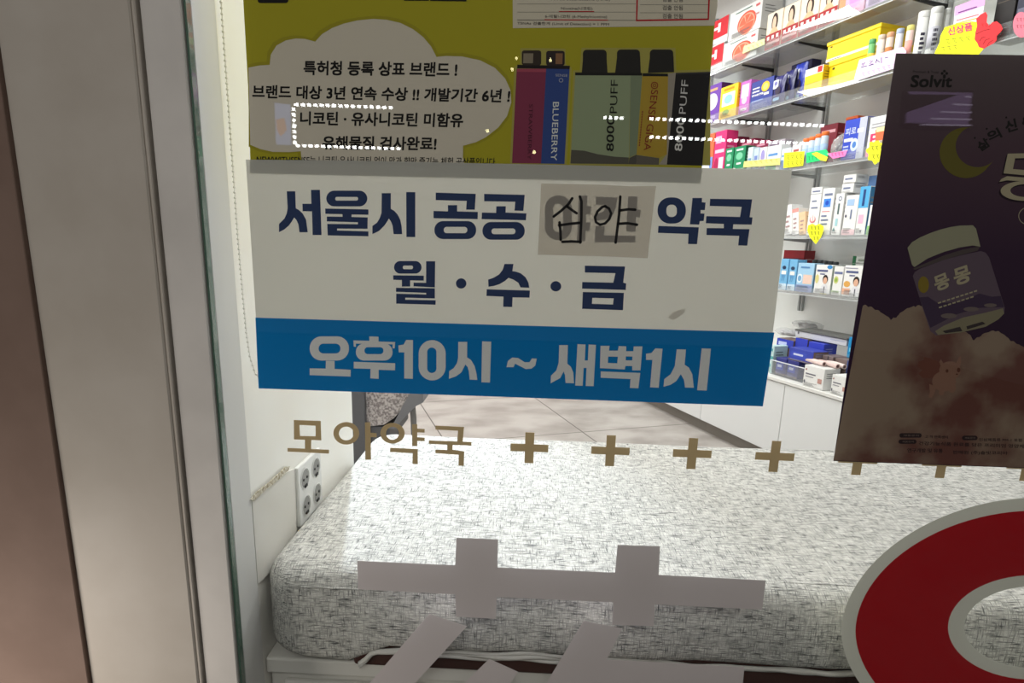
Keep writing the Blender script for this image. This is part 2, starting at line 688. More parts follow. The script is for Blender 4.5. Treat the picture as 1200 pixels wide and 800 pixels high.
MX0, MX1, MY0, MY1, MZ0, MZ1 = -0.437, 1.36, 0.052, 0.795, 0.392, 0.528
mat_t = thing('mattress', 'thick mattress in a heathered grey and white woven cover on the window bench', 'mattress', (0.45, 0.42, 0.352))
bm = bmesh.new()
bmesh.ops.create_cube(bm, size=1.0)
for v in bm.verts:
    v.co = Vector((MX0 if v.co.x < 0 else MX1, MY0 if v.co.y < 0 else MY1, MZ0 if v.co.z < 0 else MZ1))
vert_e = [e for e in bm.edges if abs(e.verts[0].co.z - e.verts[1].co.z) > 0.01]
bmesh.ops.bevel(bm, geom=vert_e, offset=0.07, segments=8, profile=0.5, affect='EDGES')
top_e = [e for e in bm.edges if all(abs(v.co.z - MZ1) < 1e-5 for v in e.verts)]
bmesh.ops.bevel(bm, geom=top_e, offset=0.036, segments=7, profile=0.5, affect='EDGES')
bot_e = [e for e in bm.edges if all(abs(v.co.z - MZ0) < 1e-5 for v in e.verts) and len(e.link_faces) == 2]
bmesh.ops.bevel(bm, geom=bot_e, offset=0.02, segments=3, profile=0.5, affect='EDGES')
bmesh.ops.subdivide_edges(bm, edges=[e for e in bm.edges if e.calc_length() > 0.12], cuts=22, use_grid_fill=True)
for v in bm.verts:
    c = v.co
    w = math.sin(c.x * 21 + 1) * 0.0022 + math.sin(c.x * 47 + c.z * 20) * 0.0012
    if c.y < 0.2 and c.z < MZ1 - 0.01:
        c.y += w * 1.3
    # the cover's lower edge rides up along the front between x -0.27 and 0.3
    if c.z < MZ0 + 0.03 and c.y < 0.2:
        c.z -= max(0.0, min(1.0, (-0.262 - c.x) / 0.03)) * (0.033 - 0.016 * max(0.0, min(1.0, (-0.30 - c.x) / 0.13)))
    c.z += (math.sin(c.x * 9) * 0.0014 + math.sin(c.y * 13 + c.x * 4) * 0.0012) if c.z > MZ1 - 0.02 else 0
mb = MB()
mb.bm(bm, wm, True)
o_ = Vector((0.45, 0.42, 0.352))
mb.build('cover', mat_t, o_)
mb = MB()
mb.box((-0.285, MY0 + 0.012, 0.353), (MX1 - 0.03, MY1 - 0.012, 0.40), mat((66, 36, 30), 0.9, 0.9), 0.006, 2)
mb.build('core', mat_t, o_)
mb = MB()
for off, r, ph in ((0.0, 0.0042, 0.0), (0.006, 0.0032, 1.1), (-0.0052, 0.003, 2.0)):
    pts = []
    for i in range(160):
        x = -0.272 + i * 0.0105
        drop = 0.028 * math.exp(-((x + 0.272) / 0.016) ** 2)
        pts.append((x, MY0 + 0.006 + 0.002 * math.sin(x * 35 + ph), 0.389 + off * (0.5 + 0.5 * math.sin(x * 8 + ph)) - drop + 0.0012 * math.sin(x * 60 + ph)))
    mb.tube(pts, r, mat((205, 203, 198), 0.9, 0.8), 8)
mb.build('elastic_hem', mat_t, o_)
mb = MB()
seam = []
for i in range(220):
    x = MX0 + 0.075 + i * 0.0078
    seam.append((x, MY0 + 0.002 + 0.0016 * math.sin(x * 21), 0.502 + 0.0012 * math.sin(x * 12)))
mb.tube(seam, 0.0016, wm, 6)
mb.build('piping', mat_t, o_)

# ================================================================== CHAIR BEYOND THE WALL END
chair = thing('upholstered_chair', 'grey fabric chair with a dark grey shell just beyond the side wall', 'chair', (-0.50, 1.40, 0))
FAB = noise_mat((140, 132, 132), (212, 204, 202), 150, k=0.9, lo=0.4, hi=0.6, rough=0.95, bump=0.3)
SHL = mat((132, 132, 136), 0.9, 0.5)
DRK = mat((104, 104, 108), 0.9, 0.5)
cp = Vector((-0.50, 1.40, 0))


def xz(pts, y):
    return [Vector((x, y, z)) - cp for x, z in pts]


mb = MB()
mb.prism(xz([(-0.586, 0.90), (-0.40, 0.90), (-0.394, 0.60), (-0.402, 0.53), (-0.440, 0.49), (-0.485, 0.44), (-0.52, 0.415), (-0.586, 0.405)], 1.21), (0, 0.40, 0), FAB)
mb.build('seat', chair)
mb = MB()
outer = [(-0.388, 0.62), (-0.388, 0.535), (-0.402, 0.525), (-0.43, 0.506), (-0.462, 0.465), (-0.49, 0.418)]
inner = [(-0.462, 0.408), (-0.445, 0.432), (-0.425, 0.462), (-0.405, 0.490), (-0.384, 0.503), (-0.376, 0.510), (-0.376, 0.62)]
mb.prism(xz([(-0.404, 0.62), (-0.404, 0.553), (-0.425, 0.535), (-0.450, 0.49), (-0.480, 0.43), (-0.505, 0.405),
             (-0.478, 0.405), (-0.455, 0.435), (-0.425, 0.468), (-0.402, 0.492), (-0.378, 0.505), (-0.374, 0.62)], 1.195), (0, 0.43, 0), SHL)
mb.build('shell', chair)
mb = MB()
mb.box(Vector((-0.68, 1.19, 0.0)) - cp, Vector((-0.582, 1.62, 0.90)) - cp, DRK, 0.006, 2)
mb.build('side_frame', chair)
mb = MB()
mb.box(Vector((-0.575, 1.22, 0.335)) - cp, Vector((-0.505, 1.55, 0.405)) - cp, DRK, 0.008, 2)
mb.build('swivel_block', chair)
for q, dx_ in ((1.24, 0.0), (1.58, -0.14)):
    mb = MB()
    mb.tube([Vector((x_ + dx_, q, z_)) - cp for x_, z_ in ((-0.425, 0.49), (-0.421, 0.44), (-0.418, 0.30), (-0.416, 0.0))], 0.011, mat((150, 148, 146), 0.8, 0.4), 12)
    mb.build('leg', chair)
    mb = MB()
    mb.tube([Vector((-0.60, q, 0.345)) - cp, Vector((-0.60, q, 0.0)) - cp], 0.012, DRK, 12)
    mb.build('leg', chair)

# ================================================================== NOTICE SIGN AND VINYL ON THE GLASS
PAPER = mat((203, 202, 197), 1.36, 0.7, 0.1, 0.0, 0.42)
NAVY, BLUE, PALE = out((31, 43, 72)), out((3, 88, 140)), out((192, 186, 178))
YS1 = 0.0007
sg = gp(608, 330, YS1)
sign = thing('notice_sign', 'white and blue pharmacy hours sign with navy Korean lettering stuck inside the glass', 'sign', sg)
A = Art(YS1 + 0.0004)
A.solid(PAPER, [(288, 187), (400, 188), (600, 192), (928, 199), (908, 371), (894, 476), (600, 465), (303, 455), (300, 373)], 0.0004)
A.build('panel', sign, sg)
A = Art(YS1 + 0.0003)
A.shape(BLUE, [(299.3, 372), (600, 381), (907.5, 389.5), (894, 476), (600, 465.2), (303, 455)])
A.build('blue_band', sign, sg)

A = Art(YS1 + 0.0002, (320, 200, 0.13333))
SH = A.shape
SH(NAVY, [(120, 180), (195, 180), (200, 330), (228, 345), (262, 378), (290, 430), (305, 540), (232, 540), (222, 470), (205, 432), (185, 410), (165, 445), (140, 480), (100, 515), (52, 540), (52, 467), (100, 420), (120, 375), (128, 330)])
SH(NAVY, [(333, 168), (412, 168), (426, 565), (348, 565), (342, 357), (260, 355), (258, 290), (337, 290)])
SH(NAVY, rr(468, 175, 828, 313, 69), rr(547, 230, 747, 262, 14))
SH(NAVY, [(458, 332), (838, 340), (838, 387), (690, 384), (690, 406), (832, 410), (830, 510), (563, 508), (563, 525), (838, 533), (838, 576), (480, 568), (476, 467), (745, 470), (745, 452), (472, 445), (472, 402), (610, 404), (610, 382), (460, 378)])
SH(NAVY, [(955, 197), (1035, 197), (1035, 335), (1065, 352), (1095, 385), (1118, 430), (1130, 490), (1135, 557), (1060, 557), (1050, 480), (1035, 445), (1018, 420), (1000, 450), (980, 480), (930, 530), (873, 557), (873, 485), (915, 455), (938, 415), (953, 370)])
SH(NAVY, [(1170, 187), (1250, 188), (1250, 583), (1172, 582)])
A.ox, A.oy = 480, 200
SH(NAVY, [(230, 192), (582, 203), (573, 342), (497, 342), (502, 265), (230, 258)])
SH(NAVY, [(337, 302), (418, 302), (418, 357), (600, 362), (598, 425), (210, 417), (210, 353), (337, 357)])
SH(NAVY, rr(218, 442, 585, 600, 76), rr(300, 493, 507, 548, 26))
SH(NAVY, [(655, 203), (1012, 212), (1000, 352), (922, 350), (928, 272), (655, 268)])
SH(NAVY, [(762, 312), (846, 312), (844, 367), (1027, 375), (1022, 435), (633, 425), (636, 367), (760, 370)])
SH(NAVY, rr(640, 450, 1012, 606, 76), rr(720, 507, 930, 557, 24))
A.ox, A.oy, A.sc = 620, 200, 0.13745
SH(NAVY, rr(135, 210, 365, 592, 112), rr(205, 280, 290, 522, 42))
SH(NAVY, [(425, 212), (500, 212), (492, 300), (530, 303), (525, 370), (487, 372), (485, 440), (522, 442), (518, 515), (482, 513), (478, 600), (408, 598)])
SH(NAVY, [(570, 222), (755, 228), (735, 330), (700, 400), (640, 418), (575, 425), (572, 370), (630, 350), (665, 290), (570, 290)])
SH(NAVY, [(845, 218), (925, 220), (918, 330), (952, 332), (945, 397), (912, 397), (908, 520), (828, 518)])
SH(NAVY, [(565, 470), (645, 472), (640, 550), (908, 555), (905, 610), (560, 610)])
A.ox, A.oy, A.sc = 750, 210, 0.125
SH(NAVY, rr(165, 170, 430, 415, 115), rr(248, 238, 345, 353, 44))
SH(NAVY, [(492, 175), (582, 175), (580, 215), (615, 218), (608, 288), (568, 288), (568, 320), (605, 322), (597, 390), (560, 392), (555, 425), (468, 422)])
SH(NAVY, [(172, 437), (552, 450), (535, 608), (450, 606), (455, 512), (168, 502)])
SH(NAVY, [(657, 183), (1052, 188), (1028, 355), (1055, 357), (1048, 425), (875, 422), (870, 465), (1027, 467), (1005, 622), (920, 620), (930, 530), (623, 522), (625, 457), (785, 458), (785, 418), (617, 412), (622, 345), (938, 353), (953, 258), (653, 250)])
A.build('heading_lettering', sign, sg)

ZW, ZV = (440, 290, 0.13333), (560, 290, 0.16667)
for nm, zz, parts in (
    ('weekday_lettering', ZW, [[rr(163, 118, 405, 228, 55), rr(240, 158, 330, 190, 14)], [[(155, 243), (425, 247), (425, 290), (305, 288), (305, 342), (232, 342), (232, 285), (157, 283)]],
        [[(445, 120), (525, 120), (522, 350), (335, 340), (335, 308), (445, 310)]],
        [[(180, 353), (522, 358), (522, 447), (262, 440), (262, 458), (530, 463), (528, 502), (182, 492), (182, 405), (445, 412), (445, 398), (180, 388)]]]),
    ('separator_dot', ZW, [[el(753, 315, 46, 45)]]),
    ('weekday_lettering', ZV, [[[(187, 115), (250, 115), (243, 165), (265, 169), (300, 180), (335, 208), (355, 245), (362, 282), (300, 280), (285, 248), (250, 225), (215, 213), (190, 235), (150, 258), (110, 270), (75, 275), (72, 225), (110, 212), (150, 188), (175, 155)]],
        [[(62, 293), (366, 302), (363, 352), (244, 350), (241, 418), (178, 416), (180, 345), (60, 340)]]]),
    ('separator_dot', ZV, [[el(548, 272, 38, 36)]]),
    ('weekday_lettering', ZV, [[[(752, 127), (1035, 133), (1022, 247), (1043, 252), (1040, 298), (732, 288), (734, 242), (952, 247), (967, 180), (752, 175)]],
        [[(738, 312), (1027, 318), (1020, 440), (733, 430)], [(805, 353), (955, 357), (950, 400), (802, 395)]]])):
    A = Art(YS1 + 0.0002, zz)
    for loops in parts:
        A.shape(NAVY, *loops)
    A.build(nm, sign, sg)

A = Art(YS1 + 0.0001, (350, 380, 0.20833))
A.inc = 1.2e-5
SH = A.shape
SH(PALE, rr(62, 67, 283, 203, 66), rr(112, 108, 235, 163, 27))
SH(PALE, [(153, 204), (202, 205), (202, 250), (293, 255), (292, 293), (62, 285), (62, 247), (152, 248)])
SH(PALE, [(308, 90), (398, 92), (397, 67), (449, 69), (449, 96), (543, 99), (540, 135), (528, 134), (528, 112), (322, 108), (322, 126), (310, 125)])
SH(PALE, rr(322, 107, 528, 203, 46), rr(370, 128, 477, 167, 19))
SH(PALE, [(310, 210), (543, 218), (542, 258), (450, 255), (450, 306), (403, 303), (404, 250), (310, 247)])
SH(PALE, [(605, 87), (643, 88), (642, 306), (594, 304), (594, 157), (563, 157), (561, 118), (590, 113)])
SH(PALE, rr(675, 88, 827, 315, 76), rr(723, 130, 775, 273, 26))
SH(PALE, [(898, 98), (948, 98), (947, 185), (970, 200), (990, 235), (1000, 275), (1005, 312), (962, 310), (957, 262), (950, 240), (938, 225), (915, 270), (885, 292), (845, 306), (847, 262), (872, 246), (890, 218), (897, 190)])
SH(PALE, [(1032, 95), (1083, 97), (1076, 327), (1028, 325)])
A.ox, A.oy, A.sc = 580, 390, 0.225
SH(PALE, [(60, 178), (68, 145), (90, 128), (120, 130), (155, 152), (180, 152), (193, 132), (218, 134), (210, 170), (190, 186), (160, 188), (125, 170), (105, 160), (97, 178)])
SH(PALE, [(335, 63), (380, 63), (377, 160), (395, 175), (408, 205), (412, 262), (368, 260), (365, 220), (358, 200), (340, 235), (290, 262), (292, 222), (320, 195), (332, 155)])
SH(PALE, [(430, 58), (472, 60), (468, 143), (484, 143), (488, 60), (526, 62), (514, 277), (473, 276), (477, 182), (462, 182), (457, 275), (418, 274)])
SH(PALE, [(550, 67), (597, 67), (594, 92), (640, 92), (645, 68), (684, 70), (683, 95), (721, 95), (723, 70), (768, 70), (758, 195), (715, 195), (715, 172), (680, 172), (676, 190), (547, 183)], [(590, 123), (640, 124), (637, 158), (588, 156)], [(682, 122), (716, 123), (715, 143), (681, 142)])
SH(PALE, [(551, 200), (757, 208), (747, 288), (703, 286), (706, 240), (551, 233)])
SH(PALE, [(836, 80), (873, 82), (853, 285), (808, 283), (820, 140), (787, 140), (787, 108), (815, 104)])
SH(PALE, [(947, 85), (995, 86), (988, 165), (1010, 180), (1028, 215), (1036, 285), (990, 284), (985, 245), (968, 215), (945, 250), (915, 270), (878, 280), (882, 240), (915, 215), (937, 172)])
SH(PALE, [(1077, 80), (1125, 82), (1103, 300), (1053, 298)])
A.build('hours_lettering', sign, sg)
A = Art(YS1 + 0.0002)
A.shape(out((158, 154, 146)), [(783, 372), (788, 366), (796, 363), (803, 362), (802, 366), (796, 371), (789, 375)])
A.build('smudge', sign, sg)

# taped correction slip
slip = bpy.data.materials.new('thin_paper')
slip.use_nodes = True
nt = slip.node_tree
d_ = nt.nodes['Principled BSDF']
d_.inputs['Base Color'].default_value = lin((158, 150, 138), 1.95)
d_.inputs['Roughness'].default_value = 0.8
d_.inputs['Specular IOR Level'].default_value = 0.1
t = nt.nodes.new('ShaderNodeBsdfTransparent')
x = nt.nodes.new('ShaderNodeMixShader')
x.inputs[0].default_value = 0.48
t.inputs[0].default_value = (0.97, 0.95, 0.94, 1)
nt.links.new(d_.outputs[0], x.inputs[1])
nt.links.new(t.outputs[0], x.inputs[2])
nt.links.new(x.outputs[0], nt.nodes['Material Output'].inputs[0])
Z3 = (620, 200, 0.13745)
A = Art(YS1 - 0.0002, Z3)
so_ = A.at((560, 420))
note = thing('paper_note', 'thin beige paper slip with handwritten black Korean letters taped over the sign heading', 'note', so_)
A.shape(slip, [(103, 108), (600, 118), (860, 132), (1083, 130), (1050, 400), (1010, 745), (600, 728), (75, 715)])
A.build('slip', note, so_)
A = Art(YS1 - 0.0003, Z3)
INKB = out((20, 19, 21))
for s_ in ([(368, 235), (335, 285), (275, 340), (210, 390)], [(325, 305), (370, 338), (405, 362)], [(433, 220), (447, 260), (446, 400), (436, 612)],
           [(260, 440), (268, 520), (270, 588)], [(255, 465), (350, 452), (430, 444)], [(285, 606), (360, 602), (440, 606)],
           [(645, 302), (682, 322), (700, 365), (685, 410), (650, 448), (605, 460), (570, 438), (562, 395), (585, 345), (625, 308), (652, 302)],
           [(778, 220), (768, 370), (738, 612)], [(780, 338), (850, 328), (905, 332)], [(758, 452), (840, 447), (920, 460)]):
    A.shape(INKB, strip(s_, 23))
    for e in (s_[0], s_[-1]):
        A.shape(INKB, el(e[0], e[1], 11.5, 11.5, 12))
A.build('handwriting', note, so_)

# gold shop name
GOLD = out((140, 122, 92))
Z = (320, 480, 0.21667)
A = Art(0.0004, Z)
o0 = A.at((580, 200))
name_t = thing('shop_name_lettering', 'dull gold vinyl Korean shop name on the glass below the sign', 'lettering', o0)
SYL = [
    [[[(112, 55), (258, 60), (261, 165), (113, 160)], [(143, 82), (230, 86), (230, 143), (146, 141)]], [[(172, 160), (207, 162), (206, 216), (172, 213)]], [[(78, 206), (303, 216), (302, 237), (78, 226)]]],
    [[el(396, 127, 70, 61), el(396, 128, 40, 37)], [[(497, 68), (526, 68), (527, 124), (560, 126), (560, 148), (528, 148), (530, 270), (499, 270)]]],
    [[el(646, 127, 66, 56), el(646, 127, 35, 35)], [[(752, 78), (780, 78), (780, 102), (820, 103), (820, 123), (780, 122), (780, 149), (820, 150), (820, 170), (780, 169), (780, 197), (752, 196)]], [[(633, 205), (783, 212), (783, 294), (754, 293), (755, 235), (633, 228)]]],
    [[[(878, 85), (1033, 93), (1026, 172), (1073, 174), (1073, 194), (972, 190), (970, 216), (1034, 225), (1032, 304), (1003, 302), (1004, 243), (878, 235), (878, 215), (942, 217), (942, 189), (842, 184), (842, 165), (996, 171), (1000, 113), (878, 107)]]],
]
for syl in SYL:
    A = Art(0.0004, Z)
    A.inc = 1.2e-5
    for loops in syl:
        A.shape(GOLD, *loops)
    A.build('syllable', name_t, o0)

# gold plus signs in a row
Z = (560, 440, 0.35)
A = Art(0.0004, Z)
c1, c4 = A.at((172.5, 243.5)), A.at((996, 272.5))
stepv = (c4 - c1) / 3
hw, hh, tw, th = 0.0268, 0.0228, 0.0064, 0.0056
mb = MB()
mb.prism([(-tw, 0, hh), (tw, 0, hh), (tw, 0, th), (hw, 0, th), (hw, 0, -th), (tw, 0, -th), (tw, 0, -hh), (-tw, 0, -hh), (-tw, 0, -th), (-hw, 0, -th), (-hw, 0, th), (-tw, 0, th)], (0, 0.0002, 0), GOLD)
plus0 = None
WHERE = ['first gold plus sign on the glass right after the shop name', 'second gold plus sign on the glass from the shop name',
         'third gold plus sign on the glass, left of the cabinet foot', 'fourth gold plus sign on the glass, last one clear of the dark poster',
         'gold plus sign overlapping the lower left corner of the dark poster', 'gold plus sign overlapping the fine print of the dark poster',
         'rightmost gold plus sign on the poster edge, cut by the frame']
for i in range(7):
    if i == 0:
        plus0 = mb.build('plus_decal')
        o = plus0
    else:
        o = plus0.copy()
        COL.objects.link(o)
    o.location = c1 + stepv * i + Vector((0, 0.0020, 0))
    tag(o, WHERE[i], 'decal', 'gold plus signs in a row on the glass')

# grey character for medicine
GREY = out((150, 143, 144))
Z = (400, 620, 0.43333)
A = Art(0.0004, Z)
o0 = A.at((600, 300))
char = thing('medicine_character_decal', 'large grey vinyl medicine character on the lower glass', 'decal', o0)
A.shape(GREY, [(43, 85), (308, 97), (311, 23), (424, 27), (422, 103), (740, 117), (747, 42), (862, 46), (858, 123), (1148, 138), (1138, 217), (848, 203), (845, 262), (732, 258), (735, 197), (420, 183), (418, 242), (310, 236), (308, 176), (45, 162)])
A.build('grass_radical', char, o0)
for pts in ([(238, 228), (340, 262), (150, 470), (30, 470)], [(400, 350), (478, 385), (440, 440), (415, 470), (330, 470), (333, 415)],
            [(655, 247), (760, 268), (718, 352), (1090, 372), (1080, 480), (665, 470), (505, 470), (555, 415)]):
    A = Art(0.0004, Z)
    A.shape(GREY, pts)
    A.build('stroke', char, o0)

# red ring letter with grey border
Z = (970, 570, 0.2875)
A = Art(0.0004, Z)
o0 = A.at((840, 575))
ring = thing('red_letter_decal', 'huge red ring letter with grey outline on the lower right glass', 'decal', o0)
A.shape(out((166, 162, 154)), el(840, 590, 785, 545, 96, 1.86), el(840, 572, 283, 166, 64))
A.build('outline', ring, o0)
A = Art(0.0003, Z)
A.shape(out((126, 5, 16)), el(840, 590, 727, 492, 96, 1.9), el(840, 573.5, 350, 213, 64))
A.build('red_face', ring, o0)

def pr(rgb):
    return mat(rgb, 2.9, 0.7, 0.1)


def dp(rgb):
    return mat(rgb, 2.2, 0.7, 0.1)


# ================================================================== YELLOW POSTER
YY = 0.0017
o0 = gp(565, 100, YY)
yp = thing('vape_poster', 'yellow advertising poster with cloud and vape device pictures above the sign', 'poster', o0)
OLIVE, CLD, BLK = pr((114, 108, 22)), pr((140, 134, 124)), pr((14, 13, 13))
tl, tr_, brp, bl = gp(287, 0, YY), gp(840, 0, YY), gp(822, 206, YY), gp(293.5, 203, YY)
zt, zb = bl.z + 0.42, bl.z
mb = MB()
mb.prism([Vector((x, YY, z)) for x, z in ((tl.x, zt), (0.205, zt), (0.205, zb), (-0.377, zb), (-0.375, 1.15), (tl.x - 0.003, 1.24))], (0, 0.0004, 0), OLIVE)
mb.build('sheet', yp, o0)
Z1, Z2 = (280, 0, 0.26667), (580, 0, 0.25)
cl = [(42, 297), (90, 288), (135, 285), (140, 240), (165, 200), (205, 178), (250, 169), (290, 171), (335, 183), (365, 150), (410, 123), (460, 104), (520, 90), (590, 83), (650, 87), (710, 101), (765, 128), (810, 163), (845, 205), (868, 250), (910, 246), (980, 248), (1060, 265), (1125, 298), (1170, 345), (1193, 395), (1197, 450), (1178, 510), (1140, 560), (1085, 603), (1040, 625), (985, 640), (984, 690), (1000, 760), (300, 760), (276, 710), (272, 664), (220, 668), (150, 667), (95, 655), (50, 636)]
A = Art(YY - 0.0001, Z1)
A.shape(pr((104, 98, 22)), [(max(x + (-14 if x < 500 else 8), 43), y - 14 if y < 500 else y + 8) for x, y in cl])
A.build('cloud_outline', yp, o0)
A = Art(YY - 0.0002, Z1)
A.shape(CLD, cl)
A.build('cloud', yp, o0)
for body, a, b2, up, bo in (('특허청 등록 상표 브랜드 !', (285, 328), (956, 336), (286, 268), 0.026),
                            ('브랜드 대상 3년 연속 수상 !! 개발기간 6년 !', (60, 430), (1187, 450), (61, 374), 0.026),
                            ('니코틴 · 유사니코틴 미함유', (270, 548), (982, 558), (271, 490), 0.026),
                            ('유해물질 검사완료!', (368, 655), (865, 660), (369, 598), 0.026),
                            ('NEWWITHSENSE는 니코틴·유사니코틴 없이 맛과 향만 즐기는 체험 공산품입니다.', (78, 718), (1130, 730), (78, 682), 0.01)):
    A = Art(YY - 0.0003, Z1)
    A.text(body, a, b2, up, BLK, bo)
    A.build('cloud_lettering', yp, o0)
for lp in (rr(82, -40, 217, 13, 12), [(725, -30), (835, -30), (835, 3), (725, 3)], [(840, -30), (1000, -30), (1000, 6), (840, 4)]):
    A = Art(YY - 0.0003, Z1)
    A.shape(BLK, lp)
    A.build('headline_lettering', yp, o0)

A = Art(YY - 0.0002, Z2)
A.shape(pr((140, 134, 122)), [(82, -260), (1047, -260), (1043, 30), (1028, 120), (560, 126), (84, 132)])
A.build('test_table', yp, o0)
A = Art(YY - 0.0003, Z2)
GRT, REDP = pr((62, 58, 54)), pr((120, 8, 18))
for y in (18, 56):
    A.shape(GRT, [(105, y), (660, y), (660, y + 1.6), (105, y + 1.6)])
    A.shape(GRT, [(680, y + 3), (1000, y + 3), (1000, y + 4.6), (680, y + 4.6)])
A.shape(GRT, [(105, 92), (660, 94), (660, 96.5), (105, 95)])
A.text('N-Nitrosoanabasine (NAB)', (265, 6), (540, 8), (265, -12), GRT)
A.text('Nicotine(니코틴)', (310, 48), (457, 50), (310, 31), GRT, 0.01)
A.text('6-메틸니코틴 (6-Methylnicotine)', (235, 86), (525, 88), (235, 69), GRT, 0.01)
A.text('TSNAs 검출한계 (Limit of Detection) = 1 PPM', (105, 118), (535, 123), (105, 101), GRT, 0.01)
for y in (-14, 25, 64):
    A.text('검출 안됨', (786, y + 22), (880, y + 23), (786, y), GRT, 0.01)
A.shape(REDP, [(300, 52), (465, 52), (465, 57), (300, 57)])
A.shape(REDP, [(232, 90), (530, 92), (530, 97), (232, 95)])
A.shape(REDP, strip([(672, -200), (664, 96), (1000, 90), (1012, -200)], 10))
A.build('table_print', yp, o0)

A = Art(YY - 0.0002, Z2)
HAL = pr((112, 106, 52))
A.shape(HAL, [(70, 775), (92, 312), (118, 300), (120, 226), (222, 226), (330, 228), (332, 300), (360, 318), (336, 775)])
A.shape(HAL, [(350, 775), (366, 330), (398, 330), (406, 224), (532, 224), (690, 224), (846, 224), (850, 330), (1010, 326), (1010, 775)])
A.build('device_halo', yp, o0)


def device(shapes, texts):
    A = Art(YY - 0.0003, Z2)
    A.inc = 2.5e-5
    for rgb, pts in shapes:
        A.shape(pr(rgb), pts)
    A.y = YY - 0.00062
    for body, a, b, up, rgb, bold in texts:
        A.text(body, a, b, up, pr(rgb), bold)
    A.build('device_picture', yp, o0)


device([((88, 34, 52), [(102, 322), (240, 322), (216, 766), (80, 764)]), ((112, 48, 62), [(104, 322), (240, 322), (239, 338), (103, 336)]),
        ((18, 14, 14), [(105, 303), (242, 306), (240, 322), (104, 320)]),
        ((34, 28, 24), rr(126, 236, 217, 306, 12)), ((92, 84, 72), [(134, 250), (180, 250), (178, 296), (132, 296)])],
       [('STRAWBERRY', (184, 490), (158, 748), (158, 490), (58, 18, 32), 0.0)][:0])
A = Art(YY - 0.00062, Z2)
A.text('STRAWBERRY', (160, 488), (152, 748), (178, 488), pr((50, 16, 30)), 0.0)
A.build('flavour_lettering', yp, o0)
device([((32, 48, 92), [(240, 322), (350, 324), (326, 768), (216, 766)]), ((20, 16, 18), [(242, 306), (352, 308), (350, 324), (240, 322)]),
        ((30, 24, 24), rr(240, 238, 327, 308, 12)), ((92, 66, 46), [(285, 250), (318, 250), (316, 300), (284, 300)])],
       [('BLUEBERRY', (272, 478), (262, 752), (300, 478), (150, 152, 160), 0.008), ('SENSE', (340, 360), (282, 358), (340, 346), (120, 122, 132), 0.0)][:1])
A = Art(YY - 0.00062, Z2)
A.text('SENSE', (284, 358), (340, 360), (284, 346), pr((120, 122, 132)), 0.0)
A.shape(pr((120, 122, 132)), el(310, 376, 10, 10, 20), el(310, 376, 7.5, 7.5, 20))
A.build('emblem', yp, o0)


def cap(pts):
    return ((24, 23, 22), pts)


device([((98, 106, 84), [(376, 352), (636, 352), (628, 738), (560, 734), (480, 722), (420, 706), (358, 702)]),
        ((56, 54, 48), [(358, 702), (420, 706), (480, 722), (560, 734), (628, 738), (626, 769), (354, 766)]),
        ((18, 18, 17), [(376, 339), (690, 341), (690, 354), (376, 353)]), ((84, 92, 74), [(636, 354), (690, 354), (664, 722), (630, 738)]),
        ((52, 50, 46), [(630, 740), (664, 724), (662, 770), (626, 769)]),
        cap(rr(412, 233, 524, 300, 18) + []), cap([(414, 260), (523, 260), (528, 340), (407, 340)]),
        cap(rr(572, 232, 680, 300, 18)), cap([(573, 262), (681, 262), (684, 342), (563, 342)])],
       [('8000', (556, 708), (560, 548), (522, 706), (16, 17, 15), 0.02), ('PUFF', (572, 530), (578, 374), (538, 530), (20, 22, 18), 0.0)])
device([((118, 98, 34), [(692, 352), (846, 354), (806, 722), (770, 740), (664, 724)]), ((18, 18, 17), [(692, 343), (810, 345), (812, 358), (692, 357)]),
        ((106, 100, 92), [(812, 345), (848, 340), (806, 772), (768, 770), (806, 722)]), ((64, 60, 54), [(664, 726), (770, 741), (768, 772), (662, 770)]),
        cap(rr(726, 232, 836, 300, 18)), cap([(727, 260), (837, 260), (840, 338), (717, 342)])],
       [('SENSE GIGA', (733, 420), (697, 704), (766, 422), (88, 26, 20), 0.0), ('INNOVATIVE', (684, 520), (672, 700), (694, 520), (92, 40, 26), 0.0)][:1])
A = Art(YY - 0.00062, Z2)
A.shape(pr((88, 26, 20)), el(748, 400, 17, 17, 24), el(748, 400, 13, 13, 24))
A.shape(pr((88, 26, 20)), el(748, 400, 8, 8, 16), el(748, 400, 5, 5, 16))
A.build('emblem', yp, o0)
A = Art(YY - 0.00062, Z2)
for k in range(14):
    y = 520 + k * 12
    A.shape(pr((92, 40, 26)), [(690 - k * 1.1, y), (695 - k * 1.1, y), (694 - k * 1.1, y + 8), (688 - k * 1.1, y + 8)])
A.build('small_print', yp, o0)
device([((22, 21, 22), [(848, 341), (1010, 336), (972, 776), (804, 771)]), ((40, 38, 40), [(848, 341), (1010, 336), (1009, 343), (847, 348)])],
       [('8000', (876, 708), (890, 550), (842, 706), (150, 148, 146), 0.012), ('PUFF', (894, 534), (908, 376), (862, 532), (140, 138, 138), 0.0)])

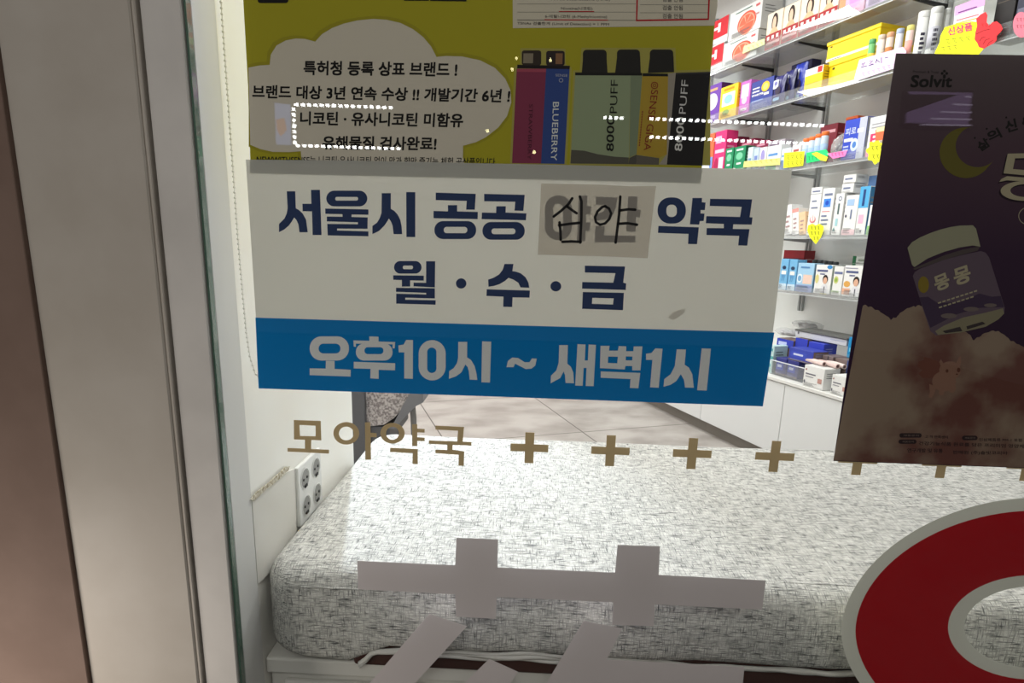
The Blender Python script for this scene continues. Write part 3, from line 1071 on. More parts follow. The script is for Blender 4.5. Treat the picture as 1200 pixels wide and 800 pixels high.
# ================================================================== DARK POSTER
YP = 0.0017
o0 = gp(1090, 300, YP)
sp = thing('dietary_poster', 'dark purple supplement poster with moon, jar and pink clouds inside the glass', 'poster', o0)
X0, X1 = 0.4235, 0.792
ZB, ZT = 1.05 - 0.282, 1.05 + 0.236
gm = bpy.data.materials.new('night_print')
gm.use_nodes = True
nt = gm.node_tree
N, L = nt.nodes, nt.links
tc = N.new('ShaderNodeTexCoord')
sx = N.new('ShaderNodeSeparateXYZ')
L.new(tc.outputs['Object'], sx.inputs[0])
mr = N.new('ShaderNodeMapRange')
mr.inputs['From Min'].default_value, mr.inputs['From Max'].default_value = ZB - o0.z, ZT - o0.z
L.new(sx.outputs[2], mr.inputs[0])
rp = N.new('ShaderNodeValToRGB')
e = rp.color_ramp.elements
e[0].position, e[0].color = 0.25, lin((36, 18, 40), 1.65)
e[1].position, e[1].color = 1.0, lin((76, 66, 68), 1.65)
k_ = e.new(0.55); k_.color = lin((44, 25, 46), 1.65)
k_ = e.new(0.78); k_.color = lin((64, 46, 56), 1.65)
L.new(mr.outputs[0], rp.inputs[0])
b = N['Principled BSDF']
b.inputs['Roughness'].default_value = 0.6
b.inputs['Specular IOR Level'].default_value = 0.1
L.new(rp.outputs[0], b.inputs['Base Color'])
mb = MB()
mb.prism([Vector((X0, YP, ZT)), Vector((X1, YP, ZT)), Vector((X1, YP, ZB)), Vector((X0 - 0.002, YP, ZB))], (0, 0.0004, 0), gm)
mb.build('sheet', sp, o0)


def clip_print(A):
    for v in A.v:
        v.x = min(v.x, X1 - 0.001)
        v.z = max(v.z, ZB + 0.0008)


ZA, ZC = (970, 60, 0.3377), (960, 320, 0.35)
CLM = noise_mat((82, 50, 44), (114, 98, 84), 8, k=1.9, lo=0.43, hi=0.57, detail=10)
A = Art(YP - 0.0001, ZC)
edge = [(146, 108), (165, 112), (188, 122), (212, 136), (240, 156), (258, 150), (275, 132), (300, 118), (322, 112), (345, 110), (362, 130), (380, 165), (395, 205), (430, 200), (470, 196), (500, 202), (516, 226), (535, 215), (560, 200), (590, 194), (614, 204), (640, 226), (662, 238), (690, 252), (760, 262), (900, 270), (1000, 250), (1120, 266), (1300, 300)]
fine = []
for (xa, ya), (xb, yb_) in zip(edge, edge[1:]):
    for q in range(4):
        f_ = q / 4
        fine.append((xa + (xb - xa) * f_, ya + (yb_ - ya) * f_ - 3.5 * math.sin(math.pi * f_) - 1.5 * math.sin(xa * 3 + q * 2)))
A.shape(CLM, fine + [(1300, 780), (900, 700), (45, 640)])
clip_print(A)
A.build('cloud_bank', sp, o0)
# moon
A = Art(YP - 0.0002, ZA)
mo = []
for k in range(49):                      # outer rim, from the upper tip round the left side to the lower right tip
    w = math.radians(-80 - 245 * k / 48)
    mo.append((480 + 92 * math.cos(w), 352 + 88 * math.sin(w)))
pa, pb = mo[-1], mo[0]
for k in range(1, 48):
    w = math.radians(35 + (255 - 35) * k / 48)
    mo.append((520 + 76 * math.cos(w) * (1 + 0.0 * k), 330 + 72 * math.sin(w)))
A.shape(dp((74, 68, 26)), mo)
A.build('moon', sp, o0)
A = Art(YP - 0.0002, ZA)
A.text('Solvit', (288, 124), (430, 124), (288, 84), BLK, 0.03, 0.12)
A.text('Premium & Trust', (296, 75), (386, 77), (296, 66), BLK, 0.0)
for a in (0, 90, 180, 270):
    A.shape(BLK, el(405 + 8 * math.cos(math.radians(a)), 77 + 8 * math.sin(math.radians(a)), 5, 5, 12))
A.build('brand_lettering', sp, o0)
ZD = (1120, 100, 0.2)
A = Art(YP - 0.0002, ZD)
A.text('삶', (150, 388), (206, 350), (118, 342), BLK, 0.03)
A.text('의', (205, 330), (272, 300), (176, 278), BLK, 0.03)
A.text('신', (300, 278), (362, 258), (286, 214), BLK, 0.03)
A.text('&', (392, 232), (430, 222), (388, 190), BLK, 0.03)
for x_, y_ in ((112, 308), (182, 254), (296, 188)):
    A.shape(BLK, el(x_, y_, 6, 6, 12))
clip_print(A)
A.build('slogan_lettering', sp, o0)
A = Art(YP - 0.0002, ZD)
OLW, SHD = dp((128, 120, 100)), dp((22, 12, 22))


def mong(dx, dy, m):
    A.shape(m, [(305 + dx, 400 + dy), (520 + dx, 395 + dy), (505 + dx, 535 + dy), (280 + dx, 515 + dy)], [(348 + dx, 427 + dy), (468 + dx, 424 + dy), (458 + dx, 500 + dy), (335 + dx, 490 + dy)])
    A.shape(m, [(255 + dx, 565 + dy), (268 + dx, 548 + dy), (300 + dx, 532 + dy), (400 + dx, 540 + dy), (540 + dx, 545 + dy), (540 + dx, 572 + dy), (400 + dx, 562 + dy), (300 + dx, 556 + dy)])
    A.shape(m, el(405 + dx, 618 + dy, 142, 58, 48), el(412 + dx, 616 + dy, 92, 38, 40))


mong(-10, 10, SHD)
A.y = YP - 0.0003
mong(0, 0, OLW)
A.y = YP - 0.0002
A.shape(OLW, el(425, 765, 58, 52, 40), el(425, 765, 54, 48, 40))
A.y = YP - 0.0002
clip_print(A)
A.build('product_lettering', sp, o0)

# jar picture
ZE = (1050, 250, 0.1875)
A = Art(YP - 0.0003, ZE)
A.inc = 2.5e-5
A.shape(dp((70, 58, 68)), [(105, 390), (118, 365), (150, 345), (300, 290), (420, 258), (530, 235), (560, 245), (582, 275), (640, 460), (680, 590), (676, 625), (640, 662), (560, 708), (400, 745), (250, 762), (215, 735), (160, 570)])
A.shape(dp((46, 34, 52)), [(146, 525), (200, 520), (260, 560), (400, 555), (520, 500), (600, 520), (655, 515), (676, 585), (520, 590), (380, 630), (215, 715)])
A.shape(dp((98, 92, 74)), [(245, 735), (300, 700), (420, 650), (560, 620), (668, 592), (676, 625), (640, 662), (560, 708), (400, 745), (262, 758)])
for x_, y_, rx_, ry_ in ((330, 640, 50, 16), (470, 598, 48, 14), (590, 574, 40, 12)):
    A.shape(dp((82, 72, 70)), el(x_, y_, rx_, ry_, 24))
A.shape(dp((40, 34, 36)), [(290, 735), (400, 708), (415, 735), (310, 748)])
A.shape(dp((40, 34, 36)), [(440, 705), (540, 676), (560, 690), (445, 725)])
A.shape(dp((58, 50, 50)), [(105, 345), (300, 262), (420, 225), (525, 205), (512, 232), (420, 255), (300, 290), (118, 352)])
A.shape(dp((112, 110, 92)), [(72, 215), (100, 180), (150, 150), (215, 122), (280, 100), (340, 85), (400, 76), (480, 74), (500, 95), (528, 208), (480, 200), (400, 212), (300, 240), (200, 280), (115, 335), (100, 320)])
A.shape(dp((96, 82, 26)), el(172, 445, 34, 52, 24))
A.y = YP - 0.0007
A.text('몽', (256, 488), (340, 455), (232, 402), OLW, 0.03)
A.text('몽', (374, 452), (470, 420), (356, 354), OLW, 0.03)
for r_, n_ in ((0, 9), (1, 8)):
    for k in range(n_):
        x_ = 262 + k * 28 + r_ * 6
        y_ = 556 + r_ * 28 - k * 9
        A.shape(OLW, [(x_, y_), (x_ + 20, y_ - 6), (x_ + 21, y_ + 3), (x_ + 1, y_ + 9)])
A.build('jar_picture', sp, o0)

# winged piglet picture
A = Art(YP - 0.0003, ZC)
A.inc = 2.5e-5
PK, PKD, PKW = dp((104, 77, 65)), dp((70, 42, 34)), dp((82, 50, 42))
A.shape(PKW, [(400, 345), (372, 352), (345, 350), (332, 335), (345, 325), (330, 312), (333, 296), (350, 290), (352, 280), (372, 284), (392, 292), (408, 300), (416, 318)])
A.shape(PK, el(418, 362, 40, 34, 32))
A.shape(PK, el(438, 325, 36, 30, 32))
A.shape(PK, [(368, 370), (392, 380), (386, 402), (376, 418), (366, 414), (370, 398)])
A.shape(PK, [(400, 390), (420, 390), (416, 408), (402, 408)])
A.shape(PK, [(436, 380), (456, 372), (458, 388), (448, 402), (436, 398)])
A.shape(PK, [(456, 305), (466, 284), (474, 276), (476, 296), (470, 318)])
A.shape(PK, [(418, 306), (408, 288), (402, 296), (408, 316)])
A.shape(PKD, el(428, 327, 5, 6, 12))
A.shape(PKD, el(467, 324, 6, 8, 12))
A.shape(PKD, el(461, 338, 4, 2.5, 10))
A.build('piglet_picture', sp, o0)
# fine print
ZF = (1040, 490, 0.13333)
A = Art(YP - 0.0003, ZF)
FP = dp((34, 24, 26))
A.shape(FP, rr(105, 130, 300, 170, 20))
A.shape(FP, rr(97, 186, 255, 224, 19))
A.shape(FP, rr(655, 152, 792, 192, 20))
A.text('고 객 만족센터', (330, 172), (530, 178), (330, 148), FP, 0.01)
A.text('인삼제품류 PM-1 포함', (805, 200), (1185, 206), (805, 172), FP, 0.01)
A.text('건강기능식품 원료를 담은 프리미엄 영양제', (275, 234), (1200, 262), (275, 202), FP, 0.01)
A.text('연구개발 및 유통', (175, 298), (485, 304), (175, 262), FP, 0.01)
A.text('판매원 (주)솔빗코리아', (575, 318), (1055, 326), (575, 282), FP, 0.01)
A.y = YP - 0.0004
LT = dp((92, 78, 72))
for x0_, x1_, y_ in ((140, 275, 150), (130, 230, 205), (680, 770, 172)):
    A.text('제품문의', (x0_, y_ + 8), (x1_, y_ + 8), (x0_, y_ - 8), LT, 0.0)
A.build('fine_print', sp, o0)

# ================================================================== SHELF WALL
NF = 2.0                                              # shelf fronts
SHZ = [2.072, 1.790, 1.458, 1.130, 0.858]             # shelf tops from the top down
S0, S1 = 0.55, 4.9
WH = mat((232, 233, 233), 0.92, 0.4)
GRM = mat((176, 178, 178), 0.9, 0.5)
BKM = mat((40, 40, 42), 0.8, 0.4)
STD = [0.75, 1.30, 1.885, 2.30, 2.9, 3.5, 4.1, 4.7]
SHN = ['top glass shelf holding grapefruit and photo cartons', 'second glass shelf holding yellow boxes and tubes',
       'third glass shelf crowded with small cartons and price tags', 'fourth glass shelf holding tall white cartons',
       'lowest glass shelf holding portrait cartons']
for z, lab in zip(SHZ, SHN):
    t = thing('glass_shelf', lab, 'shelf', plan(NF, S0, z), SHOP, 'glass shelves on the right wall')
    mb = MB()
    mb.box((0.004, 0, -0.012), (0.246, S1 - S0, -0.0005), SHELFG)
    mb.build('board', t)
    mb = MB()
    mb.box((0, 0, -0.014), (0.0035, S1 - S0, 0.042 if z > 1.2 else 0.022), ACRYL)
    mb.build('front_lip', t)
    mb = MB()
    mb.box((-0.0012, 0, -0.016), (0.0045, S1 - S0, -0.0135), mat((215, 218, 220), 0.9, 0.2, 0.5), 0)
    mb.build('edge_strip', t)
    for s_ in STD:
        mb = MB()
        y_ = s_ - S0
        mb.prism([Vector((0.03, y_ - 0.004, -0.013)), Vector((0.245, y_ - 0.004, -0.013)), Vector((0.245, y_ - 0.004, -0.032)), Vector((0.03, y_ - 0.004, -0.019))], (0, 0.008, 0), GRM if z < 1.5 else BKM)
        mb.build('bracket', t)
for i, s_ in enumerate(STD):
    mb = MB()
    mb.box((0.243, -0.014, 0.735), (0.2595, -0.004, 2.5), GRM)
    mb.box((0.243, 0.004, 0.735), (0.2595, 0.014, 2.5), GRM)
    mb.box((0.250, -0.0039, 0.735), (0.2595, 0.004, 2.5), mat((110, 110, 112)))
    o = mb.build('shelf_upright')
    o.location = plan(NF, s_)
    o.rotation_euler = (0, 0, SHOP)
    tag(o, 'slotted grey metal shelf upright on the right wall, number %s from the window' % ('first second third fourth fifth sixth seventh eighth'.split()[i]), 'shelf upright', 'slotted uprights on the right wall')

# base cabinets
NC = 1.835
seams = [0.86, 1.485, 2.11, 2.735, 3.36, 3.985, 4.61]
CLAB = ['nearest the window', 'behind the fourth gold plus sign', 'beside the tiled floor under the sign corner', 'fourth from the window', 'fifth from the window', 'farthest from the window']
for i in range(6):
    t = thing('base_cabinet', 'white glossy base cabinet unit %s' % CLAB[i], 'cabinet', plan(NC, seams[i]), SHOP, 'white base cabinets along the right wall')
    w = seams[i + 1] - seams[i]
    mb = MB()
    mb.box((0.018, 0.001, 0.07), (0.42, w - 0.001, 0.432), WH)
    mb.build('body', t)
    mb = MB()
    mb.box((0, 0.0015, 0.075), (0.0175, w - 0.0015, 0.430), mat((226, 228, 228), 0.9, 0.3, 0.4), 0.0015)
    mb.build('door', t)
    mb = MB()
    mb.box((0.045, 0.001, 0.0), (0.06, w - 0.001, 0.0695), mat((150, 145, 138), 0.8))
    mb.build('kick_board', t)
mb = MB()
mb.box((-0.006, 0, 0.4325), (0.423, 4.3, 0.450), mat((230, 230, 226), 0.9, 0.3, 0.4), 0.002)
o = mb.build('counter_top')
o.location = plan(NC, 0.6)
o.rotation_euler = (0, 0, SHOP)
tag(o, 'thin white counter top running along the base cabinets', 'counter')


# ------------------------------------------------------------------ goods
def deco_mesh(mb, deco, w, h, x=-0.0006):
    for d in deco:
        kind, u0, v0, u1, v1, rgb = d[:6]
        m = mat(rgb) if not isinstance(rgb, bpy.types.Material) else rgb
        y0, y1 = w * (1 - u0), w * (1 - u1)
        if kind == 'r':
            mb.flat([[Vector((x, y0, h * v0)), Vector((x, y1, h * v0)), Vector((x, y1, h * v1)), Vector((x, y0, h * v1))]], m)
        elif kind == 'e':
            mb.flat([[Vector((x, (y0 + y1) / 2 + (y1 - y0) / 2 * math.cos(q), h * ((v0 + v1) / 2 + (v1 - v0) / 2 * math.sin(q)))) for q in [2 * math.pi * k / 24 for k in range(24)]]], m)
        elif kind == 'p':
            mb.flat([[Vector((x, w * (1 - u), h * v)) for u, v in d[6]]], m)
        elif kind == 't':
            vs, fs = glyphs(d[6], 0.02)
            mb.add([Vector((x, y0 + (y1 - y0) * a, h * (v0 + (v1 - v0) * c))) for a, c in vs], fs, m)
        x -= 0.00012


def lines(u0, v0, u1, v1, n, rgb):
    out_ = []
    for k in range(n):
        a = v0 + (v1 - v0) * (k + 0.25) / n
        out_.append(('r', u0, a, u0 + (u1 - u0) * random.uniform(0.65, 1.0), a + (v1 - v0) * 0.4 / n, rgb))
    return out_


BOXES = []


def carton(label, px0, px1, ptop, shelf, rgb, deco=(), depth=0.09, inset=0.012, z0=0.0, name='medicine_carton', cat='box', group=None,
           side=None, lean=0.0, zlift=0.0, zbase=None, nfront=None, lid=None):
    floor_z = SHZ[shelf] if zbase is None else zbase
    z = floor_z + 0.0004
    n = (NF if nfront is None else nfront) + inset
    nmax = 2.238
    if z0:                                # resting on whatever stands below
        sa, sb = s_at(px1, z + z0, n), s_at(px0, z + z0, n)
        under = [b for b in BOXES if b[0] < n + depth * 0.6 and b[1] > n + 0.004 and b[2] < sb - 0.01 and b[3] > sa + 0.01 and floor_z - 0.01 < b[4] < floor_z + z0 * 1.6]
        z = max([b[5] for b in under] + [z]) + 0.001 + zlift
    ztop = SHZ[shelf - 1] - 0.062 if (zbase is None and shelf > 0) else 9
    for _ in range(12):
        sa, sb = s_at(px1, z + 0.01, n), s_at(px0, z + 0.01, n)
        sa += 0.0008
        w = max(sb - sa, 0.012)
        h = min(max(wp((px0 + px1) / 2, ptop, n)[1] - z, 0.02), ztop - z)
        depth = min(depth, nmax - n)
        g_ = 0.0045 if lid else 0.0
        hit = [b for b in BOXES if b[0] < n + depth + g_ and b[1] > n - g_ and b[2] < sa + w + g_ and b[3] > sa - g_ and b[4] < z + h and b[5] > z]
        if not hit:
            break
        b = hit[0]
        ov = min(b[3], sa + w) - max(b[2], sa)
        if ov < 0.42 * w:                 # a neighbour on the same row: trim the width
            if b[2] <= sa:
                px1 -= (px1 - px0) * (ov / w) + 0.3
            else:
                px0 += (px1 - px0) * (ov / w) + 0.3
        elif b[0] > n + 0.025:            # stands in front of it
            depth = b[0] - n - 0.0015
        elif b[1] + 0.022 < nmax:         # stands behind it
            n = b[1] + 0.0025
        else:
            z = b[5] + 0.001
    grow = 0.0045 if lid else 0.001
    BOXES.append((n - max(grow, 0.0036), n + depth + grow, sa - grow, sa + w + grow, z, z + h + (0.0025 if lid else 0.0005)))
    t = thing(name, label, cat, plan(n, sa, z), SHOP, group)
    if lean:
        t.location.z += w * math.sin(abs(lean)) + 0.0005
    t.rotation_euler = (lean, 0, SHOP)
    mb = MB()
    mb.box((0, 0, 0), (depth, w, h), mat(rgb, rough=0.45), min(0.0015, w / 8))
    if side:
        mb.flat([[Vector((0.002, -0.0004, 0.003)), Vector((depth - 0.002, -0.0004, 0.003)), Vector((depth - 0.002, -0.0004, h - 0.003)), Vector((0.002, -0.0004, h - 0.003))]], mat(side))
    mb.build('carton_body', t)
    if deco:
        mb = MB()
        deco_mesh(mb, deco, w, h)
        if not lid and w > 0.02 and h > 0.03:          # fine print and the carton's tuck flap
            ink = tuple(int(c * 0.55) if sum(rgb) > 420 else min(255, int(c * 0.5 + 120)) for c in rgb)
            u_ = random.uniform(0.08, 0.16)
            for k in range(random.randint(3, 5)):
                v_ = 0.05 + 0.035 * k
                e_ = u_ + random.uniform(0.3, 0.75)
                mb.flat([[Vector((-0.003, w * (1 - u_), h * v_)), Vector((-0.003, w * (1 - e_), h * v_)), Vector((-0.003, w * (1 - e_), h * (v_ + 0.014))), Vector((-0.003, w * (1 - u_), h * (v_ + 0.014)))]], mat(ink))
            mb.flat([[Vector((0.001, w * 0.02, h + 0.0003)), Vector((0.001, w * 0.98, h + 0.0003)), Vector((0.0022, w * 0.98, h + 0.0003)), Vector((0.0022, w * 0.02, h + 0.0003))]], mat(ink))
            for k in range(3):
                v_ = 0.55 + 0.1 * k
                mb.flat([[Vector((depth * 0.15, -0.0008, h * v_)), Vector((depth * random.uniform(0.5, 0.85), -0.0008, h * v_)), Vector((depth * 0.7, -0.0008, h * (v_ + 0.035))), Vector((depth * 0.15, -0.0008, h * (v_ + 0.035)))]], mat(ink))
        mb.build('front_print', t)
    if lid:
        mb = MB()
        mb.box((-0.004, -0.004, h * 0.80), (depth + 0.002, w + 0.004, h + 0.002), mat(lid, rough=0.35), 0.004, 2)
        mb.build('lid', t)
    return t, w, h


def bottle(label, px, ptop, shelf, wpx, rgb, caprgb, inset=0.03, zbase=None, z0=0.0, name='tube_container', cat='tube', group=None, band=None, square=False):
    z = (SHZ[shelf] if zbase is None else zbase) + z0 + 0.0004
    n = NF + inset
    s_ = s_at(px, z + 0.03, n)
    h = max(wp(px, ptop, n)[1] - z, 0.02)
    r = abs(s_at(px - wpx / 2, z, n) - s_at(px + wpx / 2, z, n)) / 2 * 0.8
    n = max(n, NF + r + 0.007)
    s_ = s_at(px, z + 0.03, n)
    BOXES.append((n - r, n + r, s_ - r, s_ + r, z, z + h))
    t = thing(name, label, cat, plan(n, s_, z), SHOP, group)
    mb = MB()
    mb.lathe([(r * 0.96, 0), (r, 0.002), (r, h * 0.86), (r * 0.9, h * 0.88)], mat(rgb, rough=0.35), 18)
    mb.build('bottle_body', t)
    mb = MB()
    mb.lathe([(r * 0.93, h * 0.865), (r * 1.02, h * 0.88), (r * 1.02, h * 0.985), (r * 0.92, h)], mat(caprgb, rough=0.35), 18)
    mb.build('cap', t)
    if 'jar' in name:
        mb = MB()
        for k in range(5):
            z0_, a0_ = h * (0.16 + 0.09 * k), math.pi + 0.55
            vs = []
            for q in range(7):
                a_ = a0_ + q * (0.10 + 0.02 * (k % 3))
                vs += [Vector((r * 1.012 * math.cos(a_), r * 1.012 * math.sin(a_), z0_)), Vector((r * 1.012 * math.cos(a_), r * 1.012 * math.sin(a_), z0_ + h * 0.055))]
            mb.add(vs, [[2 * q, 2 * q + 2, 2 * q + 3, 2 * q + 1] for q in range(6)], mat((62, 58, 74)))
        mb.build('jar_print', t)
    if band:
        mb = MB()
        mb.lathe([(r * 1.015, h * 0.2), (r * 1.015, h * 0.62)], mat(band), 18)
        mb.build('printed_label', t)
    return t


R_, W_, Y_ = (214, 40, 52), (238, 238, 236), (246, 212, 12)
GS = ['goods on the top shelf', 'goods on the second shelf', 'goods on the third shelf', 'goods on the fourth shelf', 'goods on the lowest shelf', 'goods on the counter top']
# ---- top shelf
grape = [('e', 0.28, 0.03, 0.86, 0.78, (236, 92, 66)), ('e', 0.32, 0.0, 0.82, 0.72, (250, 170, 140)), ('e', 0.35, 0.04, 0.79, 0.67, (240, 110, 80)),
         ('p', 0, 0, 0, 0, (250, 180, 150), [(0.56, 0.36), (0.36, 0.3), (0.36, 0.34)]), ('p', 0, 0, 0, 0, (250, 180, 150), [(0.56, 0.36), (0.48, 0.64), (0.51, 0.65)]),
         ('p', 0, 0, 0, 0, (250, 180, 150), [(0.56, 0.36), (0.66, 0.62), (0.69, 0.6)]), ('p', 0, 0, 0, 0, (250, 180, 150), [(0.56, 0.36), (0.78, 0.42), (0.78, 0.38)]),
         ('r', 0.2, 0.86, 0.7, 0.9, (120, 150, 140)), ('r', 0.82, 0.78, 0.94, 0.86, (220, 110, 110)), ('r', 0.82, 0.5, 0.94, 0.56, (210, 150, 150))]
redd = [('r', 0.0, 0.28, 1.0, 1.0, R_), ('r', 0.2, 0.5, 0.32, 0.85, W_), ('r', 0.55, 0.5, 0.67, 0.85, W_), ('r', 0.2, 0.62, 0.67, 0.72, W_)]
carton('lower red and white carton at the far end of the top shelf', 824, 846, 56, 0, W_, redd, 0.12, group=GS[0])
carton('upper red and white carton stacked at the far end of the top shelf', 826, 852, 25, 0, W_, redd, 0.12, z0=0.118, group=GS[0])
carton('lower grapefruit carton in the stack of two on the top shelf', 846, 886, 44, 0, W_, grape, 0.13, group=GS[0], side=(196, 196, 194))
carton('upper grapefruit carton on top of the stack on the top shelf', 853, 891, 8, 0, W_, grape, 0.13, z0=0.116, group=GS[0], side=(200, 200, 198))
photo = [('r', 0, 0, 1, 0.42, (176, 52, 56)), ('r', 0.05, 0.12, 0.95, 0.2, (232, 190, 186)), ('r', 0.1, 0.26, 0.25, 0.36, W_), ('r', 0.4, 0.26, 0.55, 0.36, W_), ('r', 0.7, 0.26, 0.85, 0.36, W_),
         ('e', 0.32, 0.46, 0.72, 0.95, (60, 44, 38)), ('e', 0.38, 0.5, 0.62, 0.86, (236, 200, 172)), ('p', 0, 0, 0, 0, (240, 190, 150), [(0.2, 0.42), (0.8, 0.42), (0.62, 0.56), (0.4, 0.56)])]
for i, (a, b2, tp, wds) in enumerate(((896, 914, 15, 'leftmost'), (915, 934, 6, 'second from left'), (935, 957, -4, 'third from left'), (958, 980, -14, 'rightmost'))):
    carton('beige carton with a dark-haired portrait, %s of four on top shelf' % wds, a, b2, tp, 0, (244, 228, 206), photo, 0.1, group=GS[0])
carton('pink and orange carton at the near end of the top shelf', 982, 1012, -22, 0, (244, 176, 206), [('r', 0, 0, 0.25, 1, (246, 160, 120)), ('e', 0.4, 0.2, 0.9, 0.7, (226, 150, 214)), ('r', 0.35, 0.8, 0.9, 0.88, (160, 110, 190))], 0.1, group=GS[0])
carton('lilac carton beside the pink one on the top shelf', 1014, 1044, -34, 0, (214, 190, 226), [('r', 0.1, 0.3, 0.9, 0.5, (150, 120, 190))], 0.1, group=GS[0])
# ---- second shelf
PUR = (112, 66, 168)
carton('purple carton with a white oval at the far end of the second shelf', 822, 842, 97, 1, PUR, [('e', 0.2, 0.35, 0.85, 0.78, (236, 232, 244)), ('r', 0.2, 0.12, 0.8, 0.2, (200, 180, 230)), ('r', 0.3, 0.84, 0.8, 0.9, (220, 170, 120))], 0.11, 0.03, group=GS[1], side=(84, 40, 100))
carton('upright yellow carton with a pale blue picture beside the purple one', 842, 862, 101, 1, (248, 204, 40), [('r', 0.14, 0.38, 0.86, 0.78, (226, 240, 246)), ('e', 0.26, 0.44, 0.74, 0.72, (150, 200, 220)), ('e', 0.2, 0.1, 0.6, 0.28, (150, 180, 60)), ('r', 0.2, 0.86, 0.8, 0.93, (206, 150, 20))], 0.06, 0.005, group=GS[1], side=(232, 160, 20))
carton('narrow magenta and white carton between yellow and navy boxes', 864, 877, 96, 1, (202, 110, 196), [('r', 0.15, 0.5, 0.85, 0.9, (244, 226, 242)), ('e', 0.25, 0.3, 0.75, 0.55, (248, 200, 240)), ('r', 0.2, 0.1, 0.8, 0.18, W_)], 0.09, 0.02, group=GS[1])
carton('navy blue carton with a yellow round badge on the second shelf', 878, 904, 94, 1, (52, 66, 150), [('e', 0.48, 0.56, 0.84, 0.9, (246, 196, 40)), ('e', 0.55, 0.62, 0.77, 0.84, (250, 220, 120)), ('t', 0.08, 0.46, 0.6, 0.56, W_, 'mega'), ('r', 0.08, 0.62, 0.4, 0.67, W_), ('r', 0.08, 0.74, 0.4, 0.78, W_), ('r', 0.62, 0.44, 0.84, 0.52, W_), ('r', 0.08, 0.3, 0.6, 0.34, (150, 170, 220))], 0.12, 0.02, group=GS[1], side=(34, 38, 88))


def pouch(label, px0, px1, ptop, shelf, rgb, deco, inset=0.03, group=None):
    z, n = SHZ[shelf] + 0.0004, NF + inset
    sa, sb = s_at(px1, z, n), s_at(px0, z, n)
    h, w = wp((px0 + px1) / 2, ptop, n)[1] - z, sb - sa
    BOXES.append((n - 0.02, n + 0.03, sa, sb, z, z + h))
    t = thing('foil_pouch', label, 'pouch', plan(n, sa, z), SHOP, group)
    bm = bmesh.new()
    bmesh.ops.create_grid(bm, x_segments=10, y_segments=12, size=0.5)
    for v in bm.verts:
        a, c = v.co.x, v.co.y
        bulge = (1 - (2 * a) ** 4) * (1 - (2 * c) ** 4) * 0.016
        v.co = Vector((-bulge + 0.004 * math.sin(a * 17 + c * 9), (0.5 + a) * w, (0.5 + c) * h))
    g = bmesh.ops.duplicate(bm, geom=bm.verts[:] + bm.edges[:] + bm.faces[:])
    for v in g['geom']:
        if isinstance(v, bmesh.types.BMVert):
            v.co.x = 0.012 - v.co.x * 0.7
    mb = MB()
    mb.bm(bm, mat(rgb, rough=0.25, spec=0.5), True)
    mb.build('pouch_body', t)
    mb = MB()
    deco_mesh(mb, deco, w, h, -0.0185)
    mb.build('front_print', t)
    return t


pd = [('r', 0.1, 0.55, 0.6, 0.85, (220, 224, 236)), ('e', 0.35, 0.3, 0.85, 0.6, (60, 50, 70)), ('r', 0.2, 0.12, 0.8, 0.22, (150, 190, 226)), ('e', 0.2, 0.66, 0.5, 0.8, (130, 130, 190))]
for i, (a, b2, tp) in enumerate(((906, 918, 90), (917, 929, 84), (928, 941, 76))):
    pouch('dark blue patterned foil pouch, %s of three on the second shelf' % ('leftmost', 'middle', 'rightmost')[i], a, b2, tp, 1, ((58, 56, 116), (44, 46, 110), (52, 70, 190))[i], pd, 0.03 + 0.045 * i, GS[1])
carton('dark blue carton standing behind the foil pouches', 922, 946, 68, 1, (40, 38, 86), [('r', 0.1, 0.4, 0.7, 0.7, (70, 80, 190))], 0.06, 0.165, group=GS[1])
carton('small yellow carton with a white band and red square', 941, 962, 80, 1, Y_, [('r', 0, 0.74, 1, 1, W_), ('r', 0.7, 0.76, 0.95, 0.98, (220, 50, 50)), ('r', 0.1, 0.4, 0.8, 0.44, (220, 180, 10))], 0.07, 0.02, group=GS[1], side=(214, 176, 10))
yd = [('r', 0.0, 0.0, 1.0, 0.14, W_), ('e', 0.06, 0.68, 0.11, 0.76, (90, 70, 20)), ('r', 0.05, 0.04, 0.3, 0.08, (120, 120, 120))]
carton('large yellow lidded box, lower of the stacked pair on the second shelf', 962, 1036, 62, 1, Y_, yd, 0.15, 0.05, name='yellow_box', group=GS[1], lid=Y_)
t, w, h = carton('large yellow lidded box, upper of the stacked pair on the second shelf', 968, 1030, 24, 1, Y_, yd, 0.145, 0.058, z0=0.118, name='yellow_box', group=GS[1], lid=Y_)
bottle('slim green tube left of the row by the yellow boxes', 1018, 47, 1, 8, (120, 190, 120), (90, 170, 110), 0.012, group=GS[1], band=(230, 200, 80))
bottle('slim beige tube second in the row by the yellow boxes', 1029, 42, 1, 9, (240, 232, 224), (222, 206, 186), 0.012, group=GS[1], band=(226, 214, 200))
bottle('slim orange tube third in the row by the yellow boxes', 1039, 39, 1, 9, (240, 214, 196), (232, 170, 130), 0.012, group=GS[1], band=(200, 130, 80))
bottle('slim blue-white tube fourth in the row by the yellow boxes', 1050, 35, 1, 9, (226, 232, 244), (176, 190, 220), 0.012, group=GS[1])
bottle('slim yellow-pink tube fifth in the row by the yellow boxes', 1062, 31, 1, 9, (242, 214, 206), (228, 220, 130), 0.012, group=GS[1], band=(240, 170, 160))
bottle('tall white jar with dark print, left of the two white jars', 1076, 16, 1, 14, W_, (236, 236, 234), 0.02, name='white_jar', cat='jar', group=GS[1])
bottle('tall white jar with navy stripe, right of the two white jars', 1091, 11, 1, 15, W_, (232, 232, 230), 0.02, name='white_jar', cat='jar', group=GS[1], band=(196, 196, 206))
bottle('small white jar standing behind the tall white jars', 1104, 13, 1, 9, (216, 218, 216), (206, 208, 206), 0.06, name='white_jar', cat='jar', group=GS[1])
